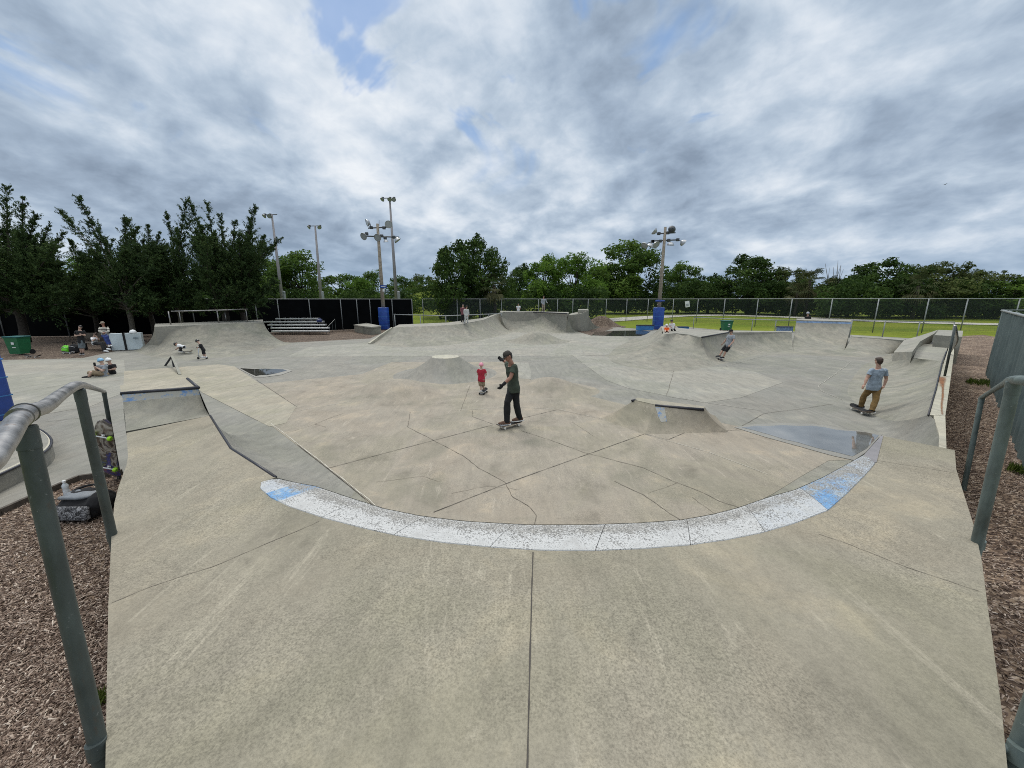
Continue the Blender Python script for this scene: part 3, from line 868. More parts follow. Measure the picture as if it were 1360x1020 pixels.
ramp_thing('bowl_wall', 'low bowl wall between the blue lipped wall and the long ledge on the right', [(1131,447,0.75),(1165,449.2,0.73),(1200,452,0.7)],
           [(1112,473),(1148,474),(1186,469)], M['ramp'], 72, 24, 12, top=[(1131,447,0.752),(1165,449.2,0.732),(1200,452,0.702),(1203,450,0.702),(1131,444.6,0.752)])
# right bank rising to the long side wall
t = ramp_thing('side_bank', 'smooth grey bank rising towards the rust stained side wall on the right', [(1233,551,0.75),(1243,518,0.75),(1251,482,0.75),(1212.5,475.5,0.70),(1188,469,0.50)],
               [(1150,545),(1126,522),(1134,500),(1152,482),(1183,469.5)], M['ramp'], 50, 60, 14)
mb = MB(); loft(mb, [W(1247,604,0.735), W(1247.5,577,0.738), W(1241,558,0.742), W(1233,551,0.748)], [W(1163,604), W(1168,579), W(1150,545)], 22, 24, 12, ends=True)
mb.build('near_transition', M['grey'], t, smooth=True)
mb = MB(); mb.tube([W(1233,551.5,0.75), W(1243,517,0.76), W(1251,482,0.76), W(1257,466,0.76)], 0.016, 8)
mb.build('steel_lip', M['darksteel'], t, smooth=True)
t = thing('side_wall', 'low pale boundary wall with a rust streak, beside the mulch on the right', 'wall', W(1252,552))
mb = MB(); mb.prism([W(u,v,0.752) for u,v in ((1233,551),(1249,551.8),(1255.5,552.4),(1262,507),(1267,469),(1267,459),(1261,459),(1254,480),(1246,510))], -0.05)
mb.build('broad_top', M['kerb'], t)
mb = MB(); mb.prism([W(u,v,0.748) for u,v in ((1240,551.6),(1255.5,552.6),(1257,594),(1256,604),(1246.8,604),(1247.3,577),(1241.5,558))], -0.05)
mb.build('narrow_top', M['kerb'], t)
mb = MB(); val = []
rows_ = [((1247.2,1257.2),500),((1246,1257.2),504),((1245,1256.8),509),((1243,1256.6),516),((1240,1256.2),526),((1237,1256),536),((1234.5,1255.6),545),((1234,1255.4),550.5)]
for q, ((ua, ub), vv) in enumerate(rows_):
    for k in range(17):
        f_ = k / 16; x = ua + (ub - ua) * f_
        mb.v.append(tuple(W(x, vv, 0.7545)))
        cx = 1251.5 + 1.0 * math.sin(vv * 0.16); wd_ = 7.0 if vv < 507 else (4.0 if vv < 512 else 1.7)
        g_ = math.exp(-((x - cx) / wd_) ** 2) * (1.0 if vv < 530 else 0.8)
        if q == 0 or k in (0, 16): g_ *= 0.55
        val.append(g_)
for q in range(len(rows_) - 1):
    for k in range(16):
        mb.f.append((q*17+k, q*17+k+1, (q+1)*17+k+1, (q+1)*17+k)); mb.mi.append(0)
ro = mb.build('rust_stain', M['rust'], t)
at = ro.data.attributes.new('rust', 'FLOAT', 'POINT'); at.data.foreach_set('value', val)
t = thing('handrail', 'dark pipe handrail standing on the side wall above the rust stain', 'handrail', W(1255,500,0.75))
mb = MB()
p0 = W(1254.5,500,0.74); p1 = D(1268.5,433,p0.y*0.992); p2 = W(1262,470,0.75); 
mb.tube([p0, p1], 0.030, 10)
mb.build('post', M['greenpipe'], t, smooth=True)
mb = MB(); q = [p1, D(1270.5,444,p0.y*1.06), D(1271,452,p0.y*1.14), D(1267,460,p0.y*1.2), D(1262,462,p0.y*1.25)]
mb.tube(spline(q, 16), 0.035, 10); mb.tube([W(1260.5,470,0.74), q[2]], 0.035, 10)
mb.build('rail', M['galv'], t, smooth=True)
t = thing('hubba_ledge', 'long stepped concrete ledge sloping up beside the landing on the right', 'skate ledge', W(1200,466))
mb = MB(); mb.prism([W(*p) for p in ((1187,468,0.62),(1201,451.5,0.80),(1222,445.7,0.92),(1246,438,1.06),(1240,443.5,1.02),(1222,453.5,0.98),(1212,467,0.95))], -0.04)
mb.build('ledge_body', M['pale'], t)
t = thing('concrete_landing', 'flat concrete landing with steps between the ledge and the side wall', 'landing', W(1235,470))
mb = MB(); mb.prism([W(u,v,0.70) for u,v in ((1221,456.8),(1259.5,458),(1252.5,482),(1213,475))], -0.04)
mb.build('platform', M['pale'], t)
mb = MB(); mb.prism([W(u,v,0.55) for u,v in ((1228,451.5),(1262,453),(1259.6,457.6),(1221.5,456.4))], -0.04)
mb.build('step', M['damp_shade'], t)  # darker concrete colour stands in for the shade of the stair recess
t = thing('concrete_block', 'square raised concrete block at the far end of the long ledge', 'skate block', W(1260,452))
mb = MB(); mb.rbox(Vector((0,0,0)), (1,1,1), 0.01); mb = MB()
mb.prism([W(u,v,1.25) for u,v in ((1246.5,438),(1279,439.3),(1278,447.2),(1241.5,445))], -0.04)
mb.build('block_body', M['pale'], t)
# small pyramid ledge
t = thing('pyramid_ledge', 'low concrete pyramid with a black steel edged ledge and a blue paint smear', 'skate ledge', W(880,570))
zl = 0.46
A0, A1 = W(842,531.5,zl), W(935,543.5,zl); B0, B1 = W(846,528.5,zl), W(936,540.5,zl)
f0, f1, f2, f3 = W(797,556), W(856,577.5), W(968,574), W(975,562)
C1 = W(870,538,zl)
m = MB()
# left face, front face, right face, back
def face_grid(P00, P10, P01, P11, n=10, sag=0.05):
    vs, fs = [], []
    for i in range(n + 1):
        for j in range(n + 1):
            a = P00.lerp(P10, i/n); b = P01.lerp(P11, i/n); p = a.lerp(b, j/n)
            p.z -= sag * math.sin(math.pi * j / n) * 1.0
            p.z = max(p.z, -0.004)
            vs.append(p)
    k = n + 1
    for i in range(n):
        for j in range(n): fs.append((i*k+j, (i+1)*k+j, (i+1)*k+j+1, i*k+j+1))
    m.add(vs, fs)
face_grid(f0, f1, A0, C1)
face_grid(f1, f2, C1, A1)
face_grid(f2, W(950,552), A1, B1)
face_grid(W(950,552), W(835,536), B1, B0)
face_grid(W(835,536), f0, B0, A0)
m.build('pyramid_body', M['mound'], t, smooth=True, angle=25)
m = MB(); m.prism([A0, C1, A1, B1, B0], zl - 0.06, zl + 0.012); m.build('ledge_top', M['tanlight'], t)
m = MB()
d = (A1 - C1).normalized(); 
m.tube([C1 + Vector((0,0,-0.012)), A1 + Vector((0,0,-0.012))], 0.035, 8)
m.tube([A0 + Vector((-0.05,-0.02,-0.01)), A0 + Vector((0.06,0.05,-0.01))], 0.035, 8)
m.build('steel_edge', M['darksteel'], t, smooth=True)
m = MB()
q = [C1.lerp(f1, s) for s in (0.08, 0.55)]
dx = (A1 - C1) * 0.12
def on_face(s, w):   # a point on the front face
    p = f1.lerp(f2, w).lerp(C1.lerp(A1, w), 1 - s); p.z -= 0.05 * math.sin(math.pi * (1 - s)); p.z += 0.006
    return p
g = [(0.06,0.02),(0.06,0.20),(0.28,0.24),(0.5,0.26),(0.52,0.17),(0.3,0.10)]
m.sheet([on_face(s, w) for s, w in g]); m.build('paint_smear', M['scuffblue'], t)
# grind rail on the pad at left
t = thing('grind_rail', 'pale flat grind rail on dark legs behind the raised extension', 'grind rail', W(230,497))
r0 = W(236,498,0.0); r1 = W(228,483.5,0.0)
top0 = D(239,497,r0.y); top1 = D(228.5,472.5,r1.y*0.97)
m = MB(); s = Vector((0.06,0.0,0)); u_ = Vector((0,0,0.05))
m.add([top0-s, top0+s, top1+s, top1-s, top0-s-u_, top0+s-u_, top1+s-u_, top1-s-u_], [(0,1,2,3),(7,6,5,4),(0,4,5,1),(1,5,6,2),(2,6,7,3),(3,7,4,0)])
m.build('rail', M['pale'], t)
for f in (0.12, 0.9):
    p = top0.lerp(top1, f); m = MB(); m.tube([Vector((p.x-0.02,p.y,-0.02)), Vector((p.x-0.02,p.y,p.z-0.04))], 0.045, 8); m.build('leg', M['darksteel'], t)
p = top0.lerp(top1, 0.98); m = MB(); m.tube([Vector((p.x-0.5,p.y+.1,-0.02)), Vector((p.x-0.06,p.y,p.z-0.05))], 0.04, 8); m.build('brace', M['darksteel'], t)
# rounded kerbed planter edge at far left
t = thing('bowl_rim', 'rounded grey ledge with a dark steel rim, partly behind the near left handrail', 'skate ledge', W(10,595))
rim = [W(u,v,0.28) for u,v in ((-160,556),(-60,556),(0,559),(30,563),(52,570),(65,579),(68,589),(57,601),(20,620),(-60,656),(-160,700))]
rs = spline(rim, 60)
m = MB(); m.prism(rs, -0.04); m.build('ledge_body', M['grey'], t)
m = MB(); inner = [p.lerp(sum(rs, Vector())/len(rs), 0.045) for p in rs]
for i in range(len(rs)-1):
    m.add([rs[i]+Vector((0,0,.004)), rs[i+1]+Vector((0,0,.004)), inner[i+1]+Vector((0,0,.004)), inner[i]+Vector((0,0,.004))], [(0,1,2,3)])
m.build('rim_band', M['kerb'], t)
m = MB(); m.tube([p + Vector((0,0,-0.01)) for p in rs], 0.022, 8); m.build('steel_rim', M['darksteel'], t, smooth=True)
# ------------------------------------------------------------------ near handrails
def rail_set(name, label, posts, rail_pts, rpost, rrail, mat, railmat):
    t = thing(name, label, 'handrail', (posts[0][0].x, posts[0][0].y, 0))
    for b, tp, cap in posts:
        m = MB(); m.tube([Vector((b.x, b.y, -0.3)) if b.z < 0.2 else b, tp], rpost, 20)
        po = m.build('post', mat, t, smooth=True, angle=40)
        m = MB()
        d = (tp - b).normalized()
        m.tube([tp - d*0.075, tp - d*0.004], rpost*1.07, 20); m.build('collar', mat, po, smooth=True, angle=40)
        if cap:
            q = b.lerp(tp, (DZ - 0.02 - b.z) / (tp.z - b.z))
            m = MB(); m.tube([q - d*0.03, q + d*0.03], rpost*1.12, 20)
            dirx = Vector((-q.x, -q.y + 2.5, 0)).normalized()
            m.tube([q, q + dirx*0.11], 0.016, 8)
            m.ball(q + dirx*rpost*1.2, 0.018)
            m.build('bracket', mat, po, smooth=True, angle=40)
    m = MB(); m.tube(spline(rail_pts, 40), rrail, 20)
    m.build('rail', railmat, t, smooth=True, angle=40)
    return t
def post(base_px, base_z, top_px, top_z):
    b = W(*base_px, base_z); tp = W(*top_px, top_z)
    d = (tp - b)
    b2 = b - d * ((b.z - 0.0) / d.z)      # carry it down into the mulch
    return Vector((b2.x, b2.y, 0.0)), tp
b1, t1 = post((133,1012), 1.22, (33,566), 2.50)
b2, t2 = post((149,712), 1.28, (105,517), 2.36)
b3, t3 = W(157,634,0.0), W(138,520,1.50)
rl = rail_set('handrail', 'worn grey pipe handrail on dark posts at the left edge of the near deck', [(b1,t1,True),(b2,t2,True),(b3,t3,False)],
         [W(-170,735,2.52), W(-60,650,2.53), W(-8,606,2.535), t1+Vector((0,0,0.035)), W(60,540,2.50), W(84,522,2.44), t2+Vector((0.0,0,0.025)), W(121,514.5,1.97), t3+Vector((0,0,0.0))], 0.0265, 0.026, M['greenpipe'], M['galv'])
m = MB()
d = (W(60,540,2.50) - t1).normalized()
m.tube([t1 + Vector((0,0,0.035)) - d*0.03, t1 + Vector((0,0,0.035)) + d*0.03], 0.032, 20)
m.tube([t1 + Vector((0,0,0.035)) + d*0.035, t1 + Vector((0,0,0.035)) + d*0.042], 0.035, 20)
m.build('clamp', M['galv'], rl, smooth=True, angle=40)
b1, t1 = post((1299,722), 1.28, (1347,507), 2.42)
b2, t2 = W(1281,652,0.0), W(1304,528,1.45)
b0, t0 = post((1351,1012), 1.25, (1500,560), 2.5)
rail_set('handrail', 'green painted pipe handrail at the right edge of the near deck', [(b1,t1,True),(b2,t2,False),(b0,t0,True)],
         [t2, W(1318,519,1.70), W(1334,509.5,2.08), t1+Vector((0,0,0.01)), W(1385,510,2.46), W(1440,532,2.5), t0+Vector((0,0,0.02)), W(1620,640,2.52)], 0.031, 0.027, M['greenpipe_r'], M['greenpipe_r'])

# ------------------------------------------------------------------ fences
def link_panel(pts, h, z0, name, mat, parent):
    """upright sheet along pts with metres as UV"""
    me = bpy.data.meshes.new(name); off = offset_of(parent)
    vs, fs, uv = [], [], []
    L = 0.0
    for i, p in enumerate(pts):
        if i: L += (p - pts[i-1]).length
        vs += [(p.x-off.x, p.y-off.y, z0-off.z), (p.x-off.x, p.y-off.y, z0+h-off.z)]; uv.append(L)
    for i in range(len(pts)-1): fs.append((2*i, 2*i+2, 2*i+3, 2*i+1))
    me.from_pydata(vs, [], fs); me.materials.append(mat)
    u = me.uv_layers.new(name='UVMap')
    d = []
    for i in range(len(pts)-1): d += [uv[i],0, uv[i+1],0, uv[i+1],h, uv[i],h]
    u.data.foreach_set('uv', d)
    o = bpy.data.objects.new(name, me); COL.objects.link(o); o.parent = parent
    return o
def fence(label, pts, h, fabric, post_r=0.04, metal='fencemetal', fabric_z=0.05, name='chain_link_fence', mid=False):
    t = thing(name, label, 'fence', pts[0])
    link_panel(pts, h - fabric_z - 0.03, fabric_z, 'fabric', fabric, t)
    for p in pts:
        m = MB(); q = Vector((p.x, p.y - 0.06, 0)); m.tube([q + Vector((0,0,-0.2)), q + Vector((0,0,h+0.03))], post_r, 8)
        m.build('post', M[metal], t, smooth=True)
    m = MB(); m.tube([Vector((p.x, p.y, h)) for p in pts], post_r*0.85, 8); m.build('top_rail', M[metal], t, smooth=True)
    return t
FH = 2.98
far_pts = [W(u, v) for u, v in ((563,430),(608,431),(638,430.5),(666,430),(715,428),(740,427.5),(760,427),(780,426.5),(804,426),(831,426.4),(859,427),(892,428),(924,429.2),(959,431),(1002,433.4),(1046,435.8),(1098,438.4),(1158,441),(1223,441.6),(1274,441),(1342,440),(1425,439))]
fence('long high chain link fence on grey posts across the far side of the lawn', far_pts, FH, M['link'], 0.045)
# black windscreen fence on the left
blk = [W(u, v) for u, v in ((-330,455),(-210,452),(-100,449.5),(8,448),(94,447),(180,445.5),(262,444),(345,442.5),(374,441.3),(415,440),(456,438.6),(477,438.0),(494,437.4),(523,436.4),(549,435.6))]
fence('tall fence hung with solid black windscreen behind the bleachers and junipers', blk, 2.95, M['blackfabric'], 0.042, 'poststeel', name='screen_fence')
# low pipe railings
def pipe_rail(label, pts, posts, name='pipe_railing', r=0.035):
    t = thing(name, label, 'railing', (pts[0].x, pts[0].y, 0))
    m = MB(); m.tube(pts, r, 8); m.build('top_rail', M['fencemetal'], t, smooth=True)
    for a, b in posts:
        m = MB(); m.tube([a, b], r, 8); m.build('post', M['fencemetal'], t, smooth=True)
    return t
Yl = 34.0
pp = [D(523,417.6,Yl), D(592,419.5,Yl), D(667,416.5,Yl)]
pipe_rail('waist high pipe railing on the far bank behind the standing person in white', pp, [(Vector((D(u,418,Yl).x, Yl, 0.0 if u < 645 else 1.45)), D(u,v,Yl)) for u,v in ((524,417.6),(558,418.6),(592,419.5),(649,417.2),(666,416.5))])
Yl = 31.0
pp = [D(922,421.5,40), D(973,423.6,37), D(1031,425.2,34), D(1132,425.6,30.5), D(1176,426.2,30), D(1268,427.8,29)]
pipe_rail('waist high pipe railing on the lawn behind the right bowl', pp, [(Vector((p.x, p.y, -0.1)), p) for p in (pp[0], D(1000,424.3,35.6), pp[2], D(1080,425.5,32.2), pp[3], pp[4], D(1222,427,29.5), pp[5])])

# near green fence on the right: pleated slatted screen
g0 = W(1308,498); g1 = W(1345,600)
gd = (g1 - g0).normalized()
gt = thing('screen_fence', 'grey green slatted screen fence beside the mulch on the right', 'fence', g0)
gh = 2.5
m = MB(); n = 150; Lg = 17.0
gs = Vector((-gd.y, gd.x, 0))
for i in range(n + 1):
    s = Lg * i / n
    p = g0 + gd * s + gs * (0.055 * abs(math.sin(s * math.pi/0.66)) + 0.02*math.sin(s*17))
    m.v += [(p.x, p.y, 0.06), (p.x, p.y, gh - 0.03)]
for i in range(n): m.f.append((2*i, 2*i+2, 2*i+3, 2*i+1)); m.mi.append(0)
def screen_mat():
    mm, nt, b = newmat('green_screen')
    p = geopos(nt)
    c = ramp(nt, noise(nt, p, 2.2, 5, 0.6), [(0.3, (0.050,0.074,0.074)), (0.7, (0.085,0.118,0.115))])
    w = nd(nt, 'ShaderNodeTexWave', Scale=14.0); w.bands_direction = 'DIAGONAL'; nt.links.new(p, w.inputs['Vector'])
    c = mixc(nt, 0.35, c, ramp(nt, w.outputs['Fac'], [(0.3, (0.6,0.6,0.6)), (0.6, (1.1,1.1,1.1))]), 'MULTIPLY')
    nt.links.new(c, b.inputs['Base Color']); b.inputs['Roughness'].default_value = 0.7
    return mm
M['screen'] = screen_mat()
m.build('slat_panel', M['screen'], gt, smooth=True)
m = MB(); m.tube([g0 + Vector((0,0,gh)), g0 + gd*Lg + Vector((0,0,gh))], 0.035, 10); m.build('top_rail', M['fencemetal'], gt, smooth=True)
for k in range(8):
    q = g0 + gd * (k * 2.35) - gs * (-0.07)
    m = MB(); m.tube([q + Vector((0,0,-0.2)), q + Vector((0,0,gh+0.04))], 0.04, 10); m.build('post', M['greenpipe_r'], gt, smooth=True)
q = g0 + gd * 0.9
m = MB(); m.tube([g0 + gs*0.07 + Vector((0,0,1.15)), q + gs*0.07 + Vector((0,0,1.0))], 0.025, 8); m.tube([g0 + gs*0.07 + Vector((0,0,1.0)), g0+gs*0.07 + Vector((0,0,1.3))], 0.06, 8)
m.build('latch', M['alu'], gt, smooth=True)
# the same fence turns away at its far end
back = [g0 + Vector((k*2.6, 0.35*k, 0)) for k in range(5)]
tb = fence('green chain link fence running away to the right from the slatted screen', back, gh, M['link'], 0.035, 'greenpipe_r')

# ------------------------------------------------------------------ light poles
def aim(d):
    return Vector(d).normalized().to_track_quat('Z', 'Y').to_matrix()
def floodlight(parent, pos, d, arm, r=0.33, dark=False):
    """round reflector facing d, hung from arm point"""
    m = aim(d)
    b = MB()
    b.lathe([(0.04, -0.62*r*1.3), (0.16*r/0.33, -0.55*r*1.3), (0.30*r/0.33, -0.2*r*1.2), (r*0.97, 0.0), (r*1.04, 0.015), (r*1.04, 0.03), (r*0.95, 0.03)], c=pos, m=m, n=22)
    fl = b.build('floodlight', M['lampback'] if dark else M['lampgrey'], parent, smooth=True, angle=40)
    b = MB(); b.lathe([(0.001, 0.012), (r*0.95, 0.012)], c=pos, m=m, n=22); b.build('lens', M['lampglass'], fl)
    back = Vector(pos) + m @ Vector((0, 0, -0.75*r))
    b = MB(); b.tube([back, Vector(arm)], 0.035, 8); b.rbox(Vector(arm), (0.28, 0.22, 0.26), 0.03); b.build('ballast', M['lampback'], fl, smooth=True, angle=30)
    return fl
def pad(parent, c, w, h):
    b = MB()
    b.rbox(Vector((c.x, c.y, h/2)), (w, w, h), w*0.07)
    po = b.build('pad', M['blue'], parent, smooth=True, angle=50)
    b = MB()
    for k in range(1, 5): b.rbox(Vector((c.x, c.y, h*k/5)), (w*1.004, w*1.004, 0.03), 0.008)
    b.build('strap', M['bluebox'], po)
poleA = W(511, 437.5); hA = 9.9
def light_pole(label, base, h, lean=0.0, pad_w=0.84, pad_h=2.15):
    t = thing('light_pole', label, 'light pole', base, 'tall floodlight poles with blue padding')
    b = MB(); b.tube([base, base + Vector((lean, 0, h))], [0.21, 0.12], 14); b.build('pole', M['wood'], t, smooth=True)
    pad(t, base, pad_w, pad_h)
    return t
tA = light_pole('wooden floodlight pole with a blue pad at its foot, beside the concrete box and bleachers', poleA, hA)
YA = poleA.y
b = MB()
b.tube([D(489,303,YA), D(517,301.5,YA)], 0.06, 8); b.tube([D(484,313.5,YA), D(530,315,YA)], 0.06, 8)
b.tube([D(503.5,300,YA), D(503.5,292,YA)], 0.02, 6)
b.build('crossarm', M['lampback'], tA, smooth=True)
for (u, v), dr, (au, av) in (((487.5,296),(-0.75,-0.45,-0.25),(493,302.2)), ((516,298),(0.4,-0.85,-0.2),(510,302.6)), ((483,314),(-0.35,-0.9,-0.45),(487,310.4)), ((501.5,315.5),(-0.1,-0.95,-0.4),(507,313.3)), ((512.5,321),(0.15,0.15,-1),(511.5,316)), ((528,319.5),(0.65,0.1,-0.85),(523,315))):
    floodlight(tA, D(u, v, YA - 0.25), dr, D(au, av, YA - 0.02), 0.33 if v != 321 else 0.22)
b = MB(); q = D(509,380.5,YA-0.22); b.rbox(q, (0.66, 0.03, 0.26), 0.01); b.build('sign_plate', M['blue'], tA)
b = MB(); b.rbox(q + Vector((0,-0.02,0.0)), (0.44, 0.012, 0.05), 0.004); b.rbox(q + Vector((0,0.03,-0.36)), (0.2, 0.03, 0.24), 0.01); b.build('notice', M['white'], tA)
poleB = W(873, 437.5)
hB = 9.6
tB = light_pole('wooden floodlight pole with a blue pad and a blue band, on the lawn side', poleB, hB)
YB = poleB.y
b = MB()
b.tube([D(873,310.5,YB), D(897,309,YB)], 0.06, 8); b.tube([D(866,320,YB), D(901,318.5,YB)], 0.06, 8); b.build('crossarm', M['lampback'], tB, smooth=True)
for (u, v), dr, (au, av) in (((868.5,307),(-0.7,0.2,0.55),(875,310.2)), ((892.5,304.5),(0.12,0.95,-0.15),(887,309.3)), ((856,326),(-0.6,-0.4,-0.7),(866.5,320.6)), ((863.5,327),(-0.35,0.15,-0.9),(867,320.6)), ((871.5,325),(0.3,-0.75,-0.6),(877,320.2)), ((890.5,325.5),(-0.05,0.1,-1),(888,319.2)), ((907.5,322.5),(0.75,0.1,-0.5),(900,318.4))):
    floodlight(tB, D(u, v, YB - 0.25), dr, D(au, av, YB - 0.02), 0.33, dark=(v == 304.5))
b = MB(); q = D(875.5,399.5,YB); b.tube([q - Vector((0,0,.1)), q + Vector((0,0,.1))], 0.25, 14); b.tube([q + Vector((-.45,-.2,0)), q + Vector((.45,-.2,0))], 0.07, 8); b.build('band', M['blue'], tB, smooth=True, angle=40)
# third pole at the left edge: its pad shows beside the handrail
pc = W(-31, 578)
tC = light_pole('blue padded pole foot at the very left, behind the near handrail', Vector((pc.x - 0.02, pc.y, 0)), 9.6, pad_w=0.92, pad_h=2.02)
b = MB(); b.tube([Vector((pc.x-1.6,pc.y,9.2)), Vector((pc.x+1.6,pc.y,9.2))], 0.06, 8); b.build('crossarm', M['lampback'], tC, smooth=True)
for s in (-1.4, 1.4): floodlight(tC, Vector((pc.x+s, pc.y-0.3, 8.85)), (s*0.2, 0.6, -0.8), Vector((pc.x+s, pc.y, 9.15)))

def tall_pole(label, bx, by, tx, ty, Y, heads):
    base = D(bx, by, Y); base.z = 0; top = D(tx, ty, Y); top.x = base.x + (top.x - base.x)
    t = thing('stadium_light', label, 'light pole', base, 'slim steel light poles beyond the fence')
    b = MB(); b.tube([base, base.lerp(top, 0.45), top], [0.26, 0.20, 0.11], 12); b.build('pole', M['grey_steel'], t, smooth=True)
    b = MB(); b.tube([top + Vector((-0.75,0.1,0)), top + Vector((0.75,-0.1,0))], 0.05, 8); b.build('crossarm', M['lampback'], t, smooth=True)
    for dx, dr in heads:
        floodlight(t, top + Vector((dx, -0.25, -0.25)), dr, top + Vector((dx, 0, 0.0)), 0.27, True)
    b = MB(); b.rbox(base + Vector((0.33, 0, 3.4)), (0.34, 0.3, 1.3), 0.04); b.build('ballast_box', M['lampgrey'], t)
tall_pole('tallest slim steel light pole, just right of the wooden pole with the sign', 527.5, 410, 517.5, 263, 55, [(-0.9,(-0.4,-0.6,-0.7)),(0.6,(0.2,-0.8,-0.5)),(0.05,(0,-0.7,-0.7))])
tall_pole('slim steel light pole rising beside the juniper nearest the bleachers', 376.5, 412, 361, 285, 55, [(-0.9,(-0.4,-0.6,-0.7)),(-0.2,(0.2,-0.8,-0.5))])
tall_pole('slim steel light pole between the two other steel poles, above the bleachers', 427.5, 412, 418.5, 300, 58, [(-0.8,(-0.6,-0.5,-0.6)),(0.7,(0.5,-0.5,-0.6))])

# ------------------------------------------------------------------ bleachers, boxes, bins
t = thing('bleachers', 'five row aluminium bleachers standing on the mulch before the black fence', 'bleachers', W(390,445))
Yb = W(395,444.5).y
rows = [((350,438),423.2,0),((351,434),427.2,0),((356,436),431.0,0),((360,434),435.2,0),((360,437),439.6,0)]
rowdef = [(351,424,423.2,1.55),(352,430,427.3,1.20),(357,433,431.4,0.9),(361,437,435.6,0.6),(362,437,440.0,0.3)]
for k, (u0, u1, v, dz) in enumerate(rowdef):
    Yk = Yb + (4 - k) * 0.62
    a, c = D(u0, v, Yk), D(u1, v, Yk)
    zc = 0.42 + (4 - k) * 0.34
    zc = a.z
    b = MB(); b.rbox((a + c) / 2, ((c - a).length, 0.40, 0.12), 0.012); b.build('seat_plank', M['alu'], t)
for u in (364, 387, 410, 428):
    b = MB()
    p0 = D(u, 440, Yb); pts = []
    for k in range(5):
        q = D(u, rowdef[k][2], Yb + (4-k)*0.62); q.x = p0.x; pts.append(q)
    b.tube([q + Vector((0,0.1,-0.05)) for q in pts], 0.018, 6)
    for q in pts: b.tube([Vector((q.x, q.y+0.1, -0.03)), q + Vector((0,0.1,-0.03))], 0.018, 6)
    b.build('frame', M['greenpipe'], t)
t = thing('concrete_box', 'low square concrete box beside the left blue padded pole', 'concrete box', W(490,441))
b = MB(); ca = [W(u, v) for u, v in ((472,441.5),(493,445.5),(507,443.5),(506,439),(488,437))]
b.prism([W(471,441), W(493.5,444.8), W(506.5,442.8), W(488,438)], -0.03, 0.55); b.build('box_body', M['ramp'], t)
b = MB(); cc = sum([W(471,441), W(493.5,444.8), W(506.5,442.8), W(488,438)], Vector())/4
b.prism([cc + (p-cc)*1.03 for p in (W(471,441), W(493.5,444.8), W(506.5,442.8), W(488,438))], 0.552, 0.66, True); b.build('lid', M['pale'], t)
def ledge_box(label, u0, u1, vb, vt, mat, depth=0.6):
    p = W(u0, vb); q = W(u1, vb); top = D(u0, vt, p.y).z
    t = thing('painted_ledge', label, 'skate ledge', (p+q)/2, 'blue painted ledges at the back')
    b = MB(); b.rbox(Vector(((p.x+q.x)/2, p.y + depth/2, top/2)), (q.x-p.x, depth, top), 0.03); b.build('ledge_body', mat, t)
    b = MB(); b.rbox(Vector(((p.x+q.x)/2, p.y + depth/2, top+0.03)), (q.x-p.x+0.06, depth+0.06, 0.06), 0.01); b.build('ledge_top', M['darksteel'], t)
ledge_box('long blue painted ledge at the foot of the right blue padded pole', 847, 868, 438.8, 432.6, M['bluebox'])
ledge_box('blue painted ledge on the lawn between the right pole and the green bin', 903, 915, 438.0, 434.6, M['bluebox'])
ledge_box('blue painted ledge left of the tall blue lipped wall', 1036, 1053, 441.5, 434.5, M['bluewash'])
def wheelie_bin(label, u0, u1, vb, vt):
    p, q = W(u0, vb), W(u1, vb); w = q.x - p.x; c = (p + q) / 2; h = D(u0, vt, p.y).z; c.y += w*0.3
    t = thing('wheelie_bin', label, 'bin', c)
    b = MB()
    def ring(s, z): return [c + Vector((x*w/2*s, y*w*0.42*s, z)) for x, y in ((-1,-1),(1,-1),(1,1),(-1,1))]
    vs = ring(0.80, 0.06) + ring(0.97, h*0.88) + ring(1.03, h*0.885) + ring(1.03, h*0.92)
    b.add(vs, [(3,2,1,0)] + [(r*4+i, r*4+(i+1)%4, (r+1)*4+(i+1)%4, (r+1)*4+i) for r in range(3) for i in range(4)] + [(12,13,14,15)])
    b.build('body', M['binrecycle'], t)
    b = MB(); b.rbox(c + Vector((0, 0, h*0.955)), (w*1.1, w*0.92, h*0.06), h*0.025); b.tube([c + Vector((-w*.4, w*.5, h*.93)), c + Vector((w*.4, w*.5, h*.93))], 0.03, 8); b.build('lid', M['teal'], t, smooth=True, angle=40)
    for s in (-1, 1):
        b = MB(); b.tube([c + Vector((s*w*0.36, w*0.40, 0.13)), c + Vector((s*w*0.44, w*0.40, 0.13))], 0.13, 14); b.build('wheel', M['black'], t, smooth=True, angle=40)
    b = MB(); b.rbox(c + Vector((w*0.08, -w*0.405, h*0.62)), (w*0.20, 0.012, h*0.12), 0.004); b.rbox(c + Vector((w*0.08, -w*0.375, h*0.40)), (w*0.26, 0.012, h*0.04), 0.003); b.build('sticker', M['white'], t)
    return t
wheelie_bin('green wheelie bin with a teal lid on the mulch at the far left', 12.5, 30.5, 471.5, 446.5)
wheelie_bin('green wheelie bin standing on the lawn behind the hip deck', 960, 972, 439.5, 425.5)
# white notice on the fence
t = thing('notice_board', 'small white notice tilted on the far fence', 'sign', D(913,404,W(913,430).y-0.12))
b = MB(); b.rbox(D(913,404,W(913,430).y-0.15), (0.52,0.03,0.72), 0.01, Matrix.Rotation(R(-12),3,'Y')); b.build('plate', M['white'], t)
b = MB(); b.rbox(D(913,405,W(913,430).y-0.175), (0.3,0.01,0.3), 0.004, Matrix.Rotation(R(-12),3,'Y')); b.build('print', M['lampgrey'], t)
